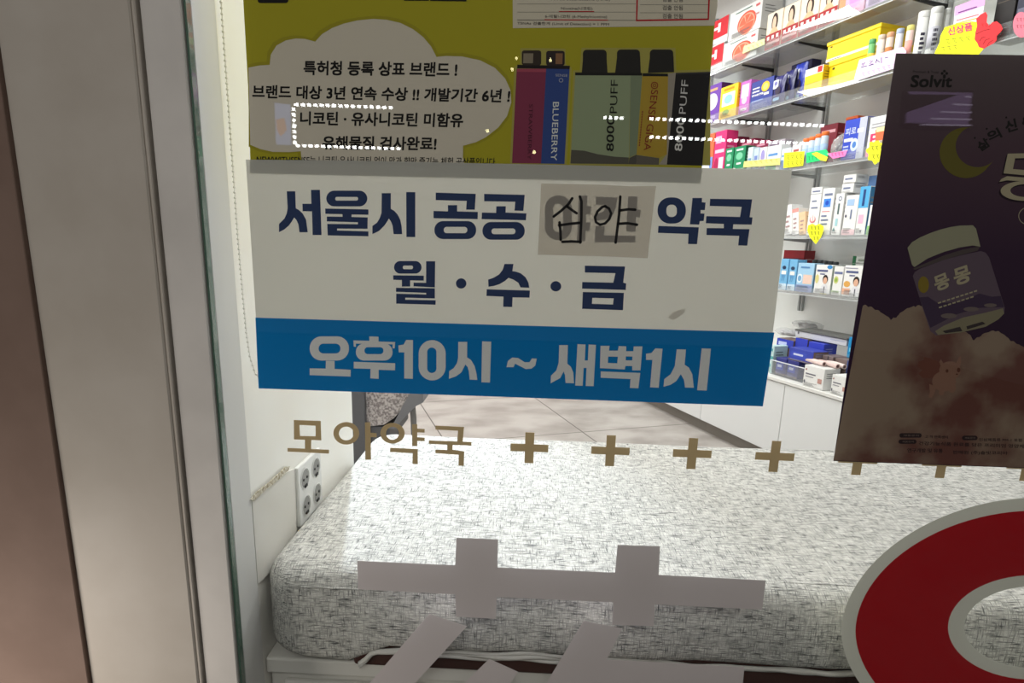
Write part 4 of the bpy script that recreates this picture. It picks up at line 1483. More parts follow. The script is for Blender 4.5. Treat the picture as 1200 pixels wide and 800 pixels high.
carton('black carton near the window end of the second shelf', 1160, 1184, -14, 1, (34, 30, 30), [('r', 0.1, 0.7, 0.9, 0.72, (90, 80, 70))], 0.1, 0.03, group=GS[1], side=(26, 22, 24))
carton('dark navy carton beside the black one at the window end', 1186, 1206, -20, 1, (52, 54, 74), [('r', 0.1, 0.3, 0.9, 0.5, (120, 120, 140))], 0.1, 0.03, group=GS[1])
# ---- third shelf
carton('orange and blue carton at the far end of the third shelf', 818, 833, 143, 2, (232, 110, 70), [('r', 0, 0, 1, 0.5, (120, 150, 220)), ('e', 0.2, 0.1, 0.8, 0.4, W_)], 0.08, group=GS[2])
pkd = [('r', 0.1, 0.55, 0.9, 0.62, (250, 200, 220)), ('r', 0.5, 0.1, 0.9, 0.45, (248, 210, 226)), ('r', 0.1, 0.75, 0.6, 0.9, (250, 180, 210)), ('e', 0.1, 0.15, 0.45, 0.45, (170, 30, 80))]
carton('hot pink and white carton beside the orange one', 834, 847, 145, 2, (224, 50, 120), pkd, 0.08, 0.01, group=GS[2])
for i, (a, b2, wd) in enumerate(((842, 862, 'leftmost'), (862, 880, 'middle'), (880, 896, 'rightmost'))):
    carton('flat maroon carton behind the green ones, %s of three' % wd, a, b2, 163 + i * 1.5, 2, (136, 26, 66), [('r', 0.2, 0.86, 0.8, 0.91, (230, 160, 180))], 0.07, 0.10, group=GS[2])
grd = [('p', 0, 0, 0, 0, W_, [(0.0, 0.0), (0.55, 0.0), (0.2, 0.3), (0.0, 0.3)]), ('e', 0.2, 0.55, 0.8, 0.8, (120, 200, 160)), ('r', 0.2, 0.86, 0.8, 0.92, (220, 244, 230)), ('r', 0.3, 0.4, 0.7, 0.46, W_)]
carton('left green carton of the matching pair on the third shelf', 844, 857, 174, 2, (26, 138, 92), grd, 0.07, 0.012, group=GS[2], side=(14, 90, 60))
carton('right green carton of the matching pair on the third shelf', 858, 871, 172, 2, (26, 138, 92), grd, 0.07, 0.012, group=GS[2], side=(14, 80, 54))
carton('slim white carton right of the green pair', 874, 880, 173, 2, (206, 222, 226), [('r', 0.2, 0.3, 0.8, 0.6, (120, 160, 190))], 0.05, group=GS[2])
carton('slim pale blue carton right of the slim white one', 881, 887, 174, 2, (196, 214, 236), [('r', 0.2, 0.4, 0.8, 0.7, (120, 140, 200))], 0.05, group=GS[2])
carton('white carton with a half-moon picture on the third shelf', 888, 896, 173, 2, W_, [('e', 0.2, 0.4, 0.8, 0.9, (160, 150, 210)), ('r', 0.1, 0.1, 0.9, 0.2, (130, 160, 200))], 0.05, group=GS[2])
carton('white and mint carton in the middle of the third shelf', 897, 913, 171, 2, (236, 240, 240), [('r', 0, 0, 0.75, 0.3, (120, 200, 150)), ('r', 0.1, 0.6, 0.8, 0.7, (100, 150, 210)), ('r', 0.1, 0.42, 0.6, 0.5, (150, 180, 220))], 0.06, group=GS[2])
carton('grey carton lying behind the mint one', 896, 916, 165, 2, (186, 178, 186), [('r', 0.1, 0.8, 0.9, 0.9, (120, 100, 120))], 0.06, 0.1, group=GS[2])
carton('white and sky-blue carton beside the mint one', 914, 925, 174, 2, (220, 232, 244), [('r', 0, 0, 1, 0.45, (92, 150, 226)), ('r', 0.1, 0.6, 0.8, 0.7, (100, 150, 210))], 0.06, group=GS[2])
carton('white carton with a pink strip on the third shelf', 926, 936, 170, 2, (240, 232, 232), [('r', 0, 0.3, 1, 0.5, (232, 160, 160)), ('r', 0.2, 0.7, 0.8, 0.8, (180, 90, 90))], 0.06, group=GS[2])
for i, (px, tp) in enumerate(((943, 163), (950, 161), (957, 158), (964, 155))):
    bottle('small clear bottle with orange cap, %s of four on the third shelf' % ('leftmost', 'second', 'third', 'rightmost')[i], px, tp, 2, 8, (196, 210, 222), (236, 120, 56), 0.03, name='small_bottle', cat='bottle', group=GS[2], band=(160, 186, 216))
carton('flat maroon carton standing behind the orange-capped bottles', 956, 976, 147, 2, (126, 32, 48), [('r', 0.1, 0.8, 0.9, 0.87, (224, 170, 180))], 0.05, 0.13, group=GS[2])


def bag(label, px0, px1, ptop, shelf, seed, group, zbase=None, inset=0.02, rgb=None):
    z = (SHZ[shelf] if zbase is None else zbase) + 0.0006
    n = (NF if zbase is None else NC) + inset
    sa, sb = s_at(px1, z, n), s_at(px0, z, n)
    h, w = wp((px0 + px1) / 2, ptop, n)[1] - z, sb - sa
    t = thing('plastic_bag', label, 'bag', plan(n, sa, z), SHOP, group)
    bm = bmesh.new()
    bmesh.ops.create_icosphere(bm, subdivisions=4, radius=1.0)
    rnd = random.Random(seed)
    dirs = [(Vector((rnd.uniform(-1, 1), rnd.uniform(-1, 1), rnd.uniform(-1, 1))) * 7, rnd.uniform(0, 6)) for _ in range(7)]
    for v in bm.verts:
        c = v.co.copy()
        q = 1 + sum(abs(math.sin(c.dot(d) + p)) for d, p in dirs) * 0.06 - 0.2
        v.co = Vector((0.05 + c.x * 0.045 * q, w / 2 + c.y * w / 2 * q, max(0.0, h / 2 + c.z * h / 2 * q)))
    mb = MB()
    mb.bm(bm, BAGM if rgb is None else rgb)
    mb.build('film', t)
    bm = bmesh.new()
    bmesh.ops.create_icosphere(bm, subdivisions=3, radius=1.0)
    for v in bm.verts:
        c = v.co.copy()
        v.co = Vector((0.05 + c.x * 0.03, w / 2 + c.y * w * 0.34, max(0.001, h * 0.42 + c.z * h * 0.36 + 0.004 * math.sin(c.y * 9))))
    mb = MB()
    mb.bm(bm, mat((70, 66, 72) if seed % 2 else (150, 150, 156)), False)
    mb.build('contents', t)


bag('crinkled clear bag of small items left of the blue carton', 966, 984, 158, 2, 3, GS[2])
carton('blue and silver carton with a pale round emblem on the third shelf', 985, 1011, 140, 2, (50, 76, 196), [('r', 0.68, 0, 1, 1, (196, 200, 216)), ('e', 0.38, 0.2, 0.72, 0.52, (214, 228, 246)), ('e', 0.46, 0.28, 0.64, 0.44, (80, 130, 200)), ('r', 0.06, 0.46, 0.46, 0.54, W_), ('t', 0.08, 0.62, 0.56, 0.8, (200, 210, 244), '피로'), ('r', 0.62, 0.64, 0.9, 0.74, W_), ('r', 0.06, 0.24, 0.3, 0.28, (190, 200, 240)), ('r', 0.06, 0.32, 0.3, 0.36, (190, 200, 240))], 0.06, 0.02, group=GS[2], side=(176, 178, 190))
carton('orange carton peeking out behind the blue and silver one', 984, 998, 138, 2, (214, 100, 50), [('r', 0.1, 0.9, 0.9, 0.95, (120, 50, 30))], 0.05, 0.13, group=GS[2])
carton('white and pink carton with a big letter beside the dark poster', 1014, 1046, 136, 2, (232, 232, 234), [('r', 0, 0, 1, 0.2, (240, 150, 180)), ('t', 0.1, 0.3, 0.42, 0.58, (240, 60, 110), 'P'), ('r', 0.5, 0.48, 0.7, 0.53, (240, 120, 150)), ('r', 0.1, 0.8, 0.9, 0.83, (170, 170, 175)), ('r', 0.1, 0.72, 0.7, 0.75, (170, 170, 175))], 0.07, 0.02, group=GS[2])
# ---- fourth shelf
for i, (a, b2, rgb) in enumerate(((919, 928, (236, 234, 234)), (926, 936, (226, 158, 150)), (934, 944, (244, 208, 168)))):
    carton('%s slim carton leaning at the far end of the fourth shelf' % ('white', 'salmon pink', 'cream yellow')[i], a, b2, 241 + i * 4, 3, W_ if i < 2 else rgb, [('r', 0.0, 0.86, 1.0, 1.0, rgb)] + lines(0.2, 0.2, 0.8, 0.7, 3, (180, 150, 150)), 0.07, 0.02, group=GS[3], lean=-0.16)
def tall(label, a, b2, tp, deco, rgb=W_, side=None, inset=0.02):
    carton(label, a, b2, tp, 3, rgb, deco, 0.06, inset, group=GS[3], side=side)


TXT = (120, 130, 160)
tall('tallest white carton with a red tulip mark on the fourth shelf', 941, 957, 220, [('r', 0.0, 0.855, 1, 0.87, (180, 184, 190)), ('r', 0.15, 0.9, 0.85, 0.93, TXT), ('r', 0.2, 0.7, 0.65, 0.73, TXT), ('r', 0.2, 0.56, 0.8, 0.59, TXT), ('e', 0.2, 0.26, 0.75, 0.4, (226, 130, 140)), ('e', 0.28, 0.29, 0.67, 0.40, W_), ('p', 0, 0, 0, 0, (226, 130, 140), [(0.44, 0.3), (0.52, 0.3), (0.48, 0.46)])])
tall('white carton with a bright blue flower square on the fourth shelf', 958, 972, 221, [('r', 0.2, 0.6, 0.78, 0.78, (70, 140, 226)), ('e', 0.34, 0.64, 0.64, 0.74, (30, 80, 190)), ('r', 0.2, 0.84, 0.85, 0.89, TXT), ('r', 0.15, 0.5, 0.8, 0.515, (220, 120, 130))] + lines(0.15, 0.2, 0.8, 0.46, 3, TXT))
tall('narrow white carton with a grey ring and teal shapes', 974, 984, 227, [('e', 0.35, 0.82, 0.75, 0.93, TXT), ('e', 0.42, 0.845, 0.68, 0.905, W_), ('r', 0.4, 0.5, 0.6, 0.76, (90, 110, 110)), ('p', 0, 0, 0, 0, (60, 150, 150), [(0.1, 0.1), (0.4, 0.1), (0.25, 0.2)]), ('r', 0.3, 0.22, 0.6, 0.4, (170, 214, 220))])
tall('white carton with a pale blue panel and pink foot', 986, 1001, 229, [('r', 0, 0, 1, 0.14, (240, 200, 206)), ('r', 0.15, 0.74, 0.7, 0.9, (170, 200, 236)), ('r', 0.5, 0.4, 0.62, 0.64, TXT), ('e', 0.1, 0.44, 0.25, 0.52, (90, 90, 110))])
tall('white carton with a sky-blue top half on the fourth shelf', 1001, 1013, 219, [('r', 0, 0.56, 1, 1, (88, 178, 230)), ('r', 0.35, 0.6, 0.6, 0.94, (40, 70, 130)), ('r', 0.2, 0.24, 0.7, 0.42, (240, 190, 214)), ('p', 0, 0, 0, 0, (70, 60, 90), [(0.5, 0.1), (0.7, 0.1), (0.6, 0.02)])], side=(60, 130, 180))
tall('short white carton with a green foot beside the dark poster', 1015, 1027, 240, [('r', 0, 0, 1, 0.3, (150, 206, 130)), ('r', 0.3, 0.5, 0.6, 0.8, (110, 130, 110))], inset=0.01)
carton('small flat white carton, lower of two on the tall cartons', 986, 1000, 215, 3, W_, [('r', 0.15, 0.4, 0.75, 0.6, TXT)], 0.07, 0.03, z0=0.148, group=GS[3])
carton('small flat white carton, upper of two on the tall cartons', 988, 1003, 201, 3, W_, [('r', 0.15, 0.4, 0.75, 0.6, TXT)], 0.07, 0.03, z0=0.189, group=GS[3])
carton('muted blue carton behind the tall cartons beside the poster', 1008, 1032, 206, 3, (110, 146, 200), [('r', 0.1, 0.2, 0.9, 0.3, (80, 110, 170))], 0.06, 0.10, group=GS[3])
# ---- lowest shelf
sky = [('e', 0.25, 0.66, 0.75, 0.78, (40, 60, 90)), ('r', 0.2, 0.5, 0.8, 0.62, W_), ('t', 0.25, 0.28, 0.75, 0.48, (90, 150, 200), 'yy'), ('r', 0, 0, 1, 0.2, (206, 226, 240))]
carton('left sky-blue carton of the pair at the far end of the lowest shelf', 912, 921, 303, 4, (120, 184, 226), sky, 0.06, group=GS[4])
carton('right sky-blue carton of the pair at the far end of the lowest shelf', 922, 931, 304, 4, (120, 184, 226), sky, 0.06, group=GS[4])
carton('pale blue carton with a white disc on the lowest shelf', 932, 951, 308, 4, (166, 208, 236), [('e', 0.02, 0.3, 0.36, 0.62, (226, 240, 250)), ('e', 0.08, 0.36, 0.3, 0.56, (120, 170, 210)), ('r', 0.4, 0.28, 0.95, 0.6, (236, 206, 190)), ('r', 0, 0, 1, 0.24, (146, 160, 200)), ('r', 0.2, 0.82, 0.75, 0.88, (90, 140, 190))], 0.06, group=GS[4], side=(120, 160, 190))


def portrait(fu):
    return [('r', 0.1, 0.76, 0.75, 0.83, (90, 100, 140)), ('r', 0.3, 0.66, 0.6, 0.7, (90, 100, 140)), ('e', fu - 0.16, 0.36, fu + 0.16, 0.66, (40, 32, 30)), ('e', fu - 0.12, 0.34, fu + 0.12, 0.58, (226, 178, 150)),
            ('p', 0, 0, 0, 0, (226, 226, 230), [(fu - 0.22, 0.02), (fu + 0.22, 0.02), (fu + 0.18, 0.28), (fu, 0.36), (fu - 0.18, 0.28)]), ('r', fu - 0.03, 0.02, fu + 0.03, 0.26, (90, 90, 100))]


carton('white portrait carton with a blue badge, left of three on the lowest shelf', 953, 972, 310, 4, W_, [('e', 0.68, 0.86, 1.0, 1.0, (60, 140, 200)), ('e', 0.02, 0.35, 0.26, 0.66, (220, 210, 140)), ('p', 0, 0, 0, 0, (236, 222, 130), [(0.45, 0), (0.85, 0), (0.8, 0.2), (0.6, 0.24)])] + portrait(0.66), 0.06, group=GS[4], side=(190, 205, 190))
carton('narrow white carton with a green bean picture, middle of three', 974, 985, 312, 4, W_, [('e', 0.1, 0.4, 0.6, 0.66, (206, 210, 130)), ('e', 0.2, 0.46, 0.5, 0.6, (150, 180, 80)), ('r', 0.1, 0.74, 0.95, 0.82, (110, 120, 160)), ('r', 0.0, 0.1, 0.8, 0.16, (170, 200, 150))], 0.06, group=GS[4])
carton('white portrait carton with an orange dish, right of three on the lowest shelf', 986, 1008, 311, 4, W_, [('e', 0.05, 0.3, 0.4, 0.5, (226, 170, 90)), ('r', 0.0, 0.06, 0.42, 0.26, (236, 180, 150)), ('r', 0.05, 0.9, 0.7, 0.93, (150, 150, 170))] + portrait(0.7), 0.06, group=GS[4])
for i, px in enumerate((952, 958, 964, 970, 976)):
    bottle('small dropper bottle with dark cap, %s in the back row of the lowest shelf' % ('first', 'second', 'third', 'fourth', 'fifth')[i], px, 304 + i * 0.6, 4, 6, (200, 206, 200), (70, 74, 76), 0.12, name='dropper_bottle', cat='bottle', group='dropper bottles in the back row')
carton('dark red carton at the back of the lowest shelf', 914, 938, 293, 4, (150, 34, 44), [('r', 0, 0.75, 1, 0.8, (110, 20, 30))], 0.07, 0.14, group=GS[4])
carton('white carton with a green end, lower at the back of the lowest shelf', 994, 1014, 309, 4, (226, 230, 226), [('r', 0, 0.82, 0.2, 1, (50, 120, 80))], 0.06, 0.12, group=GS[4])
carton('white carton with a green end, upper at the back of the lowest shelf', 999, 1016, 300, 4, (226, 230, 226), [('r', 0, 0.0, 0.25, 1, (50, 120, 80)), ('r', 0.4, 0.3, 0.8, 0.6, (150, 160, 150))], 0.06, 0.12, z0=0.155, group=GS[4])
# ---- counter top
CT = 0.4502


def ctr(label, a, b2, tp, rgb, deco=(), depth=0.1, inset=0.02, z0=0.0, name='supply_box', **kw):
    return carton(label, a, b2, tp, 0, rgb, deco, depth, inset, z0=z0, zbase=CT, nfront=NC, name=name, group=GS[5], **kw)


bd = [('r', 0.1, 0.3, 0.75, 0.75, (66, 84, 190)), ('r', 0.2, 0.45, 0.6, 0.6, (210, 216, 244)), ('r', 0, 0, 1, 0.12, (120, 106, 110))]
# clear storage bin
z = CT + 0.0005
n = NC + 0.035
sa, sb = s_at(940, z, n), s_at(902, z, n)
sa_b, sb_b = sa, sb
bin_t = thing('storage_bin', 'clear plastic storage bin of blue packs on the counter top', 'bin', plan(n, sa, z), SHOP)
mb = MB()
w = sb - sa
for a, b2 in (((0, 0, 0), (0.003, w, 0.07)), ((0.20, 0, 0), (0.203, w, 0.07)), ((0.003, 0, 0), (0.20, 0.003, 0.07)), ((0.003, w - 0.003, 0), (0.20, w, 0.07)), ((0.003, 0.003, 0), (0.20, w - 0.003, 0.003))):
    mb.box(a, b2, ACRYL)
mb.build('bin_walls', bin_t)
mb = MB()
mb.box((-0.002, -0.002, 0.068), (0.004, w + 0.002, 0.072), mat((225, 228, 232), 0.9), 0.001)
mb.build('rim', bin_t)
ctr('navy pack in the clear bin, far end of its bottom layer', 908, 920, 419, (58, 62, 130), bd, 0.07, 0.045, z0=0.004, name='blue_pack', zlift=0.0042)
ctr('navy pack in the clear bin, near end of its bottom layer', 921, 934, 422, (56, 60, 128), bd, 0.07, 0.045, z0=0.004, name='blue_pack', zlift=0.0042)
BOXES.append((NC + 0.031, NC + 0.240, sa_b - 0.004, sb_b + 0.004, CT, CT + 0.0735))
ctr('bright blue pack lying across the top of the clear bin', 924, 952, 409, (60, 74, 176), bd, 0.09, 0.05, z0=0.075, name='blue_pack', side=(130, 110, 104))
ctr('brown and blue pack at the far end above the bin', 909, 928, 397, (118, 98, 96), [('r', 0, 0.55, 1, 1, (52, 66, 180)), ('r', 0.1, 0.65, 0.6, 0.85, (190, 200, 240))], 0.09, 0.14, z0=0.075, name='blue_pack')
ctr('blue pack with brown window at the back of the pile', 930, 944, 396, (112, 94, 96), [('r', 0, 0.5, 1, 1, (56, 70, 190))], 0.09, 0.15, z0=0.09, name='blue_pack')
ctr('blue pack standing under the long grey carton', 945, 963, 401, (54, 70, 190), [('r', 0.1, 0.4, 0.7, 0.7, (190, 200, 244))], 0.08, 0.12, z0=0.05, name='blue_pack')
ctr('brown pack under the long grey carton, near side', 953, 972, 416, (124, 110, 112), [('r', 0.5, 0, 0.62, 1, (60, 56, 66))], 0.08, 0.10, z0=0.03, name='blue_pack')
ctr('brown and navy pack at the near end of the pile', 973, 994, 420, (126, 110, 106), [('r', 0.72, 0, 1, 1, (70, 84, 140))], 0.08, 0.11, z0=0.03, name='blue_pack')
ctr('long grey-white carton with a striped dark top across the pile', 932, 992, 391, (206, 208, 216), [('r', 0.05, 0.4, 0.08, 0.75, (90, 90, 100)), ('r', 0.7, 0.5, 0.98, 0.6, (170, 176, 200))], 0.13, 0.17, z0=0.16, name='long_carton', lid=(92, 92, 90))
ctr('bright cyan carton end at the right of the long grey carton', 992, 1003, 395, (20, 140, 200), [('r', 0.2, 0.3, 0.8, 0.5, (120, 200, 230))], 0.08, 0.16, z0=0.13)
ctr('teal and white carton behind the sign edge at the far end', 898, 910, 404, (196, 226, 226), [('r', 0, 0.5, 1, 0.62, (90, 170, 170)), ('e', 0.2, 0.2, 0.7, 0.35, (90, 170, 180)), ('r', 0.1, 0.8, 0.8, 0.9, (90, 170, 180))], 0.09, 0.05)
wd = [('e', 0.04, 0.14, 0.12, 0.3, (110, 110, 120)), ('r', 0.08, 0.76, 0.14, 0.84, (150, 60, 60)), ('r', 0.1, 0.58, 0.6, 0.64, (120, 120, 130)), ('r', 0.1, 0.46, 0.5, 0.5, (150, 150, 158)), ('r', 0.72, 0.28, 0.92, 0.5, (196, 150, 140)), ('r', 0.02, 0.04, 0.98, 0.06, (190, 190, 190))]
ctr('white flat box with small print, left one at the counter edge', 938, 964, 429, W_, wd, 0.13, 0.006)
ctr('white flat box with small print, right one at the counter edge', 965, 992, 440, W_, wd, 0.13, 0.006)
for i, (a, b2, y_) in enumerate(((944, 966, 0.0), (958, 982, 0.02), (968, 990, 0.045))):
    n = NC + 0.05 + y_
    z = max(b[5] for b in BOXES[-2:]) + 0.0115
    sa, sb = s_at(b2, z, n), s_at(a, z, n)
    t = thing('paper_roll', 'pale pink rolled leaflet on the white boxes, %s of three' % ('leftmost', 'middle', 'rightmost')[i], 'leaflet', plan(n, sa, z), SHOP, 'rolled leaflets on the white boxes')
    mb = MB()
    mb.tube([(0, 0, 0), (0.004, (sb - sa) / 2, 0.002), (0.01, sb - sa, 0)], 0.011, mat(((238, 214, 208), (232, 206, 200), (240, 222, 216))[i]), 12)
    mb.build('roll', t)
    mb = MB()
    mb.tube([(-0.001, -0.0012, 0), (-0.001, -0.0006, 0)], 0.007, mat((110, 80, 76)), 12)
    mb.build('roll_end', t)
bag('crumpled clear bag on the pile at the far end of the counter', 902, 928, 385, 0, 4, GS[5], zbase=CT + 0.17, inset=0.18)
bag('crumpled clear bag with dark contents behind the long grey carton', 922, 953, 376, 0, 5, GS[5], zbase=CT + 0.20, inset=0.31)


# ---- price tags hanging on the shelf lips
def price_tag(label, px, shelf, rgb, loop, ink=None, n=None, extra=(), name='price_tag', thick=0.0008):
    nn = (NF - 0.004) if n is None else n
    pts = [plan(nn, *wp(x, y, nn)) for x, y in loop]
    base = min(pts, key=lambda p: p.z)
    t = thing(name, label, 'price tag', base, 0, 'price tags on the shelf edges')
    mb = MB()
    mb.prism([p - base for p in pts], NV * thick, mat(rgb, 1.0))
    mb.build('card', t)
    if ink or extra:
        mb = MB()
        mm = -NV * 0.0004
        for (rg, lp) in list(extra):
            mb.flat([[plan(nn, *wp(x, y, nn)) - base + mm for x, y in lp]], mat(rg, 1.0))
            mm = mm - NV * 0.0002
        for (rg, s_, w_) in (ink or ()):
            mb.flat([[plan(nn, *wp(x, y, nn)) - base + mm for x, y in strip(s_, w_)]], mat(rg, 1.0))
        mb.build('handwriting', t)
    return t


def scribble(x0, y0, dx, n, slope, h, rgb=(40, 60, 30), w=0.7):
    o = []
    for k in range(n):
        x = x0 + k * dx
        y = y0 + (x - x0) * slope
        o.append((rgb, [(x, y), (x + dx * 0.55, y - h * 0.2), (x + dx * 0.25, y + h * 0.5), (x + dx * 0.6, y + h)], w))
    return o


YL = (242, 244, 40)
price_tag('pale yellow strip label along the lip of the third shelf', 0, 2, (236, 228, 130), [(872, 189), (914, 185), (914, 193), (871, 196)], scribble(878, 190, 6, 6, -0.1, 2.5, (140, 130, 60), 0.6))
price_tag('bright yellow handwritten square note on the third shelf lip', 0, 2, YL, [(919, 179), (943, 177), (941, 194), (918, 197)], scribble(922, 183, 5, 4, -0.08, 4) + scribble(922, 190, 5, 4, -0.08, 4))
price_tag('green handwritten tag on the third shelf lip', 0, 2, (40, 220, 120), [(945, 179), (968, 175), (972, 181), (962, 188), (945, 191)], scribble(947, 184, 4, 4, -0.1, 4, (10, 110, 60)))
price_tag('slanted yellow tag between the green and pink tags', 0, 2, (240, 236, 60), [(951, 180), (957, 178), (970, 184), (968, 189), (962, 188)], None, NF - 0.006)
price_tag('pink slanted tag on the third shelf lip', 0, 2, (250, 130, 190), [(969, 180), (993, 176), (990, 183), (976, 186)], scribble(974, 180, 4, 4, -0.1, 3, (210, 40, 110)), NF - 0.005)
burst = [(1021 + (11 + 1.6 * math.sin(k * math.pi / 2.2)) * math.cos(2 * math.pi * k / 36) * 1.0, 178 + (13.5 + 1.6 * math.sin(k * math.pi / 2.2)) * math.sin(2 * math.pi * k / 36)) for k in range(36)]
burst = [(x + 6, y) for x, y in burst]
price_tag('yellow burst tag with a red corner beside the dark poster', 0, 2, YL, burst, scribble(1021, 172, 5, 4, -0.1, 4) + scribble(1022, 182, 5, 3, -0.1, 4), NF - 0.008,
          [((240, 110, 70), [(1026, 152), (1042, 150), (1041, 163), (1026, 165)]), ((250, 240, 170), [(1027, 150), (1042, 147), (1042, 152), (1027, 155)])])
heart = [(947, 264), (952, 262), (956, 264), (960, 262), (965, 265), (965, 270), (962, 278), (956, 286), (949, 278), (946, 270)]
price_tag('yellow heart-shaped tag on the fourth shelf lip', 0, 3, YL, heart, scribble(950, 266, 4, 3, 0, 3) + scribble(950, 272, 4, 3, 0, 3) + scribble(953, 278, 4, 2, 0, 3))
price_tag('lilac handwritten tag in front of the yellow boxes', 0, 1, (234, 206, 234), [(1007, 70), (1058, 55), (1062, 60), (1060, 76), (1003, 95), (1001, 92)],
          [((50, 50, 110), s_, 0.9) for s_ in ([(1010, 75), (1014, 73), (1011, 77), (1010, 75)], [(1009, 79), (1016, 77)], [(1019, 72), (1023, 71), (1019, 75), (1023, 75)], [(1018, 77), (1024, 75)], [(1028, 69), (1026, 74)], [(1027, 70), (1031, 73)], [(1033, 67), (1033, 74)], [(1037, 68), (1041, 67)])]
          + scribble(1010, 86, 6, 7, -0.3, 3, (170, 120, 170)), NF - 0.004)
price_tag('lilac and white price card standing behind the yellow burst card', 0, 1, (236, 226, 240), [(1119, 8), (1155, -6), (1150, 32), (1117, 34)],
          [((110, 60, 130), [(1123, 15), (1145, 8)], 1.4), ((220, 120, 120), [(1121, 24), (1147, 17)], 1.2), ((210, 190, 60), [(1120, 28), (1146, 21)], 1.2)], NF - 0.010,
          [((226, 170, 220), [(1119, 8), (1155, -6), (1154, 6), (1119, 19)])], name='price_card')
yb = [(1107, 32), (1120, 28), (1138, 25), (1147, 26), (1150, 40), (1155, 50), (1152, 58), (1146, 65), (1120, 70), (1094, 68), (1096, 60), (1101, 50), (1102, 42)]
t = price_tag('bright yellow burst price card with pink Korean heading', 0, 1, (244, 246, 30), yb, scribble(1108, 47, 8, 4, -0.15, 4, (40, 90, 30)) + scribble(1103, 56, 7, 3, -0.15, 3, (60, 60, 30)), NF - 0.014, name='price_card')
nn = NF - 0.0155
base = Vector(t.location)
mb = MB()
A0, B0, U0 = [plan(nn, *wp(x, y, nn)) - base for x, y in ((1111, 42), (1140, 35), (1110, 33))]
vs, fs = glyphs('신상품', 0.02)
mb.add([A0 + (B0 - A0) * a + (U0 - A0) * c for a, c in vs], fs, mat((240, 60, 120), 1.0))
mb.build('heading_lettering', t)
nn = NF - 0.016
thumb = [(1143, 38), (1145, 30), (1144, 22), (1149, 17), (1155, 14), (1157, 18), (1156, 26), (1159, 30), (1163, 26), (1168, 25), (1173, 29), (1175, 34), (1172, 38), (1168, 42), (1168, 47), (1164, 51), (1158, 54), (1153, 57), (1147, 55), (1145, 50), (1142, 46)]
price_tag('red hand-shaped pointer card beside the yellow burst card', 0, 1, (246, 50, 56), thumb,
          [((90, 10, 16), [(1148, 48), (1151, 44), (1155, 43)], 0.6), ((90, 10, 16), [(1152, 52), (1155, 47), (1160, 45)], 0.6), ((90, 10, 16), [(1157, 54), (1159, 50), (1164, 47)], 0.6), ((90, 10, 16), [(1144, 40), (1152, 36), (1160, 34)], 0.6)] + scribble(1150, 28, 4, 3, 0.1, 3, (150, 10, 20), 0.5), nn, name='pointer_card')
price_tag('round pink tag at the window end of the second shelf', 0, 1, (252, 130, 150), el(1197, 29, 10, 15, 28), scribble(1191, 22, 4, 4, 0, 3, (120, 30, 50), 0.6) + scribble(1191, 30, 4, 3, 0, 3, (120, 30, 50), 0.6), NF - 0.006)
price_tag('pale green strip label along the lip of the top shelf', 0, 0, (222, 232, 170), [(872, 54), (896, 45), (896, 52), (870, 63)], scribble(876, 56, 5, 4, -0.4, 2, (150, 170, 90), 0.6))

# ================================================================== CEILING LAMPS (fittings)
for i, p in enumerate(LAMPS):
    t = thing('ceiling_panel', 'square white ceiling light panel, %s from the window' % ('first', 'second', 'third', 'fourth', 'fifth', 'sixth', 'seventh')[i], 'ceiling light', (p.x, p.y, CEIL - 0.04), SHOP, 'ceiling light panels')
    mb = MB()
    mb.box((-0.3, -0.3, 0.005), (0.3, 0.3, 0.04), WH, 0.003)
    mb.build('frame', t)
    mb = MB()
    mb.box((-0.28, -0.28, 0.0), (0.28, 0.28, 0.005), emit((255, 250, 242), 2.0))
    mb.build('diffuser', t)
t = thing('ceiling_spotlight', 'small round cool-white spotlight under the ceiling behind the side wall', 'ceiling light', COOL + Vector((0, 0, 0.012)))
mb = MB()
mb.lathe([(0.11, 0.0), (0.12, 0.004), (0.12, 0.046), (0.10, 0.048)], WH, 24)
mb.build('housing', t)

# ================================================================== ACROSS THE STREET (seen only mirrored in the glass)
VD = 4.2


def mir(px, py, depth=VD):
    q = on_plane(px, py, Vector((0, depth, 0)), Vector((0, 1, 0)))
    return Vector((q.x, -0.02 - q.y, q.z))


LED = emit((255, 252, 244), 30)
HOUS = mat((60, 60, 62))


def led_strip(label, a, b2, n, skip=()):
    A0, B0 = mir(*a), mir(*b2)
    t = thing('led_strip', label, 'light strip', A0, 0, 'light strips across the street')
    d = (B0 - A0) / n
    mb = MB()
    L_ = B0 - A0
    hx = Vector((0, -0.012, 0))
    nrm = L_.cross(hx).normalized() * 0.012
    mb.prism([-nrm + hx, L_ - nrm + hx, L_ + nrm + hx, nrm + hx], hx, HOUS)
    mb.build('housing', t)
    nrm = nrm.normalized()
    first = None
    for k in range(n):
        if k in skip:
            continue
        if first is None:
            mb = MB()
            u_ = d.normalized() * d.length * 0.27
            v_ = nrm * 0.0098
            mb.prism([-u_ - v_, u_ - v_, u_ + v_, -u_ + v_], (0, -0.008, 0), LED)
            first = mb.build('diode', t)
            o = first
        else:
            o = first.copy()
            COL.objects.link(o)
            o.parent = t
        o.location = d * (k + 0.5)
    return t


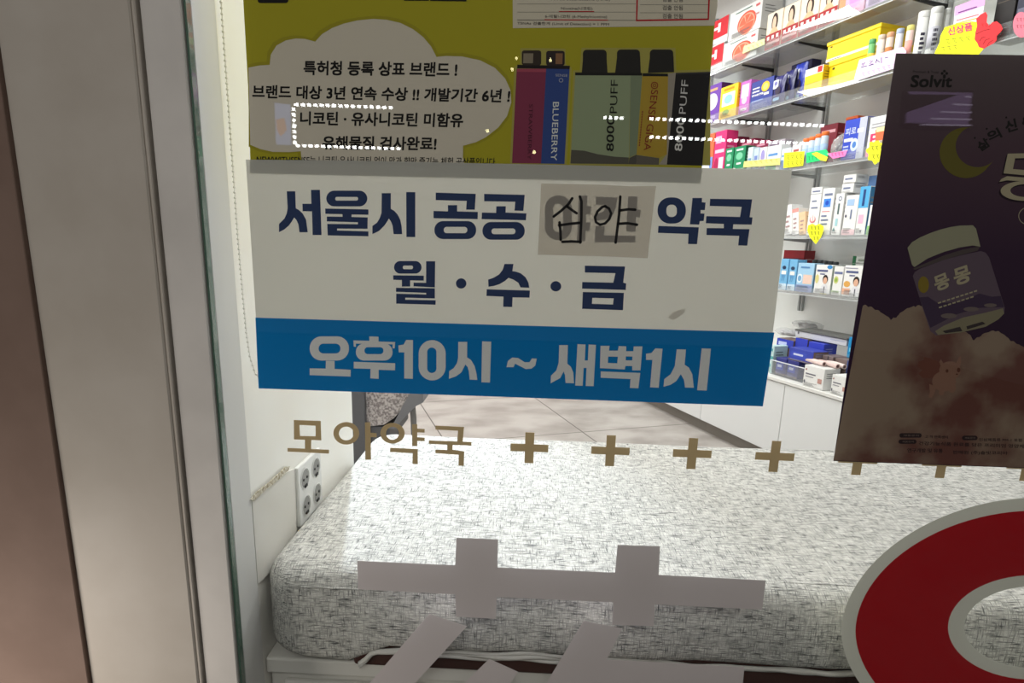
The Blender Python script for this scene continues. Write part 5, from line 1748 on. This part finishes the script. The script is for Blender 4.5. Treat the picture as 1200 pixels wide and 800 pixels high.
led_strip('short upper row of white diodes mirrored over the cloud text', (343, 122), (461, 125.5), 16)
led_strip('upright row of white diodes mirrored left of the cloud text', (343, 124), (345, 170), 7)
led_strip('lower row of white diodes mirrored under the cloud text', (345, 170), (470, 174), 17)
led_strip('tiny upper group of white diodes mirrored on the green device', (706, 137), (732, 138), 4)
led_strip('long upper row of white diodes mirrored over the dark device and shelves', (760, 138.5), (968, 147), 27)
led_strip('long lower row of white diodes mirrored over the dark device and shelves', (760, 160), (952, 168), 25)
for lab, px, py, r in (('warm lamp mirrored on the blue device cap', 645, 70, 0.012), ('warm lamp mirrored right of the cloud', 605, 68, 0.012), ('warm lamp mirrored beside the cloud edge', 600, 81, 0.012), ('warm lamp mirrored low on the pink device', 626, 178, 0.014), ('warm lamp mirrored at the cloud\'s right end', 571, 153, 0.014)):
    p = mir(px, py)
    t = thing('street_bulb', lab, 'lamp', p, 0, 'small lamps across the street')
    bm = bmesh.new()
    bmesh.ops.create_uvsphere(bm, u_segments=12, v_segments=8, radius=r)
    mb = MB()
    mb.bm(bm, emit((255, 232, 170), 16), True)
    mb.build('globe', t)
    mb = MB()
    mb.tube([(0, -r, 0), (0, -r - 0.03, 0)], r * 0.6, HOUS, 10)
    mb.build('lamp_base', t)
# lit signs mirrored on the posters
c = mir(1100, 125)
t = thing('street_sign', 'lit pale lilac sign with stripes mirrored on the dark poster', 'sign', c, 0)
mb = MB()
mb.flat([[mir(*p) - c for p in ((1063, 131.6), (1123.6, 110.6), (1066, 110), (1066, 106.6), (1140.5, 108.3), (1135.5, 146), (1062, 143.4))]], emit((190, 160, 214), 1.1))
mb.build('lit_face', t)
mb = MB()
for y_ in (112, 121, 130, 138, 145):
    mb.flat([[mir(*p) - c + Vector((0, 0.004, 0)) for p in ((1142 - (y_ - 106) * 1.6, y_), (1139, y_ + 1), (1139, y_ + 2.6), (1141 - (y_ - 106) * 1.6, y_ + 1.6))]], emit((226, 210, 240), 2.2))
mb.build('light_stripe', t)
mb = MB()
mb.flat([[mir(*p) - c + Vector((0, -0.03, 0)) for p in ((1058, 150), (1140, 153), (1144, 104), (1060, 104))]], HOUS)
mb.build('back_plate', t)
c = mir(331, 143)
t = thing('street_screen', 'small pale blue lit screen mirrored left of the cloud text', 'screen', c, 0)
mb = MB()
mb.flat([[mir(*p) - c for p in ((321, 120), (340, 122), (341, 170), (323, 169))]], emit((150, 170, 226), 2.6))
mb.build('display', t)
mb = MB()
mb.flat([[mir(*p) - c + Vector((0, 0.004, 0)) for p in ((323, 140), (333, 138), (336, 152), (329, 160), (324, 152))]], emit((200, 130, 110), 2.6))
mb.build('picture', t)
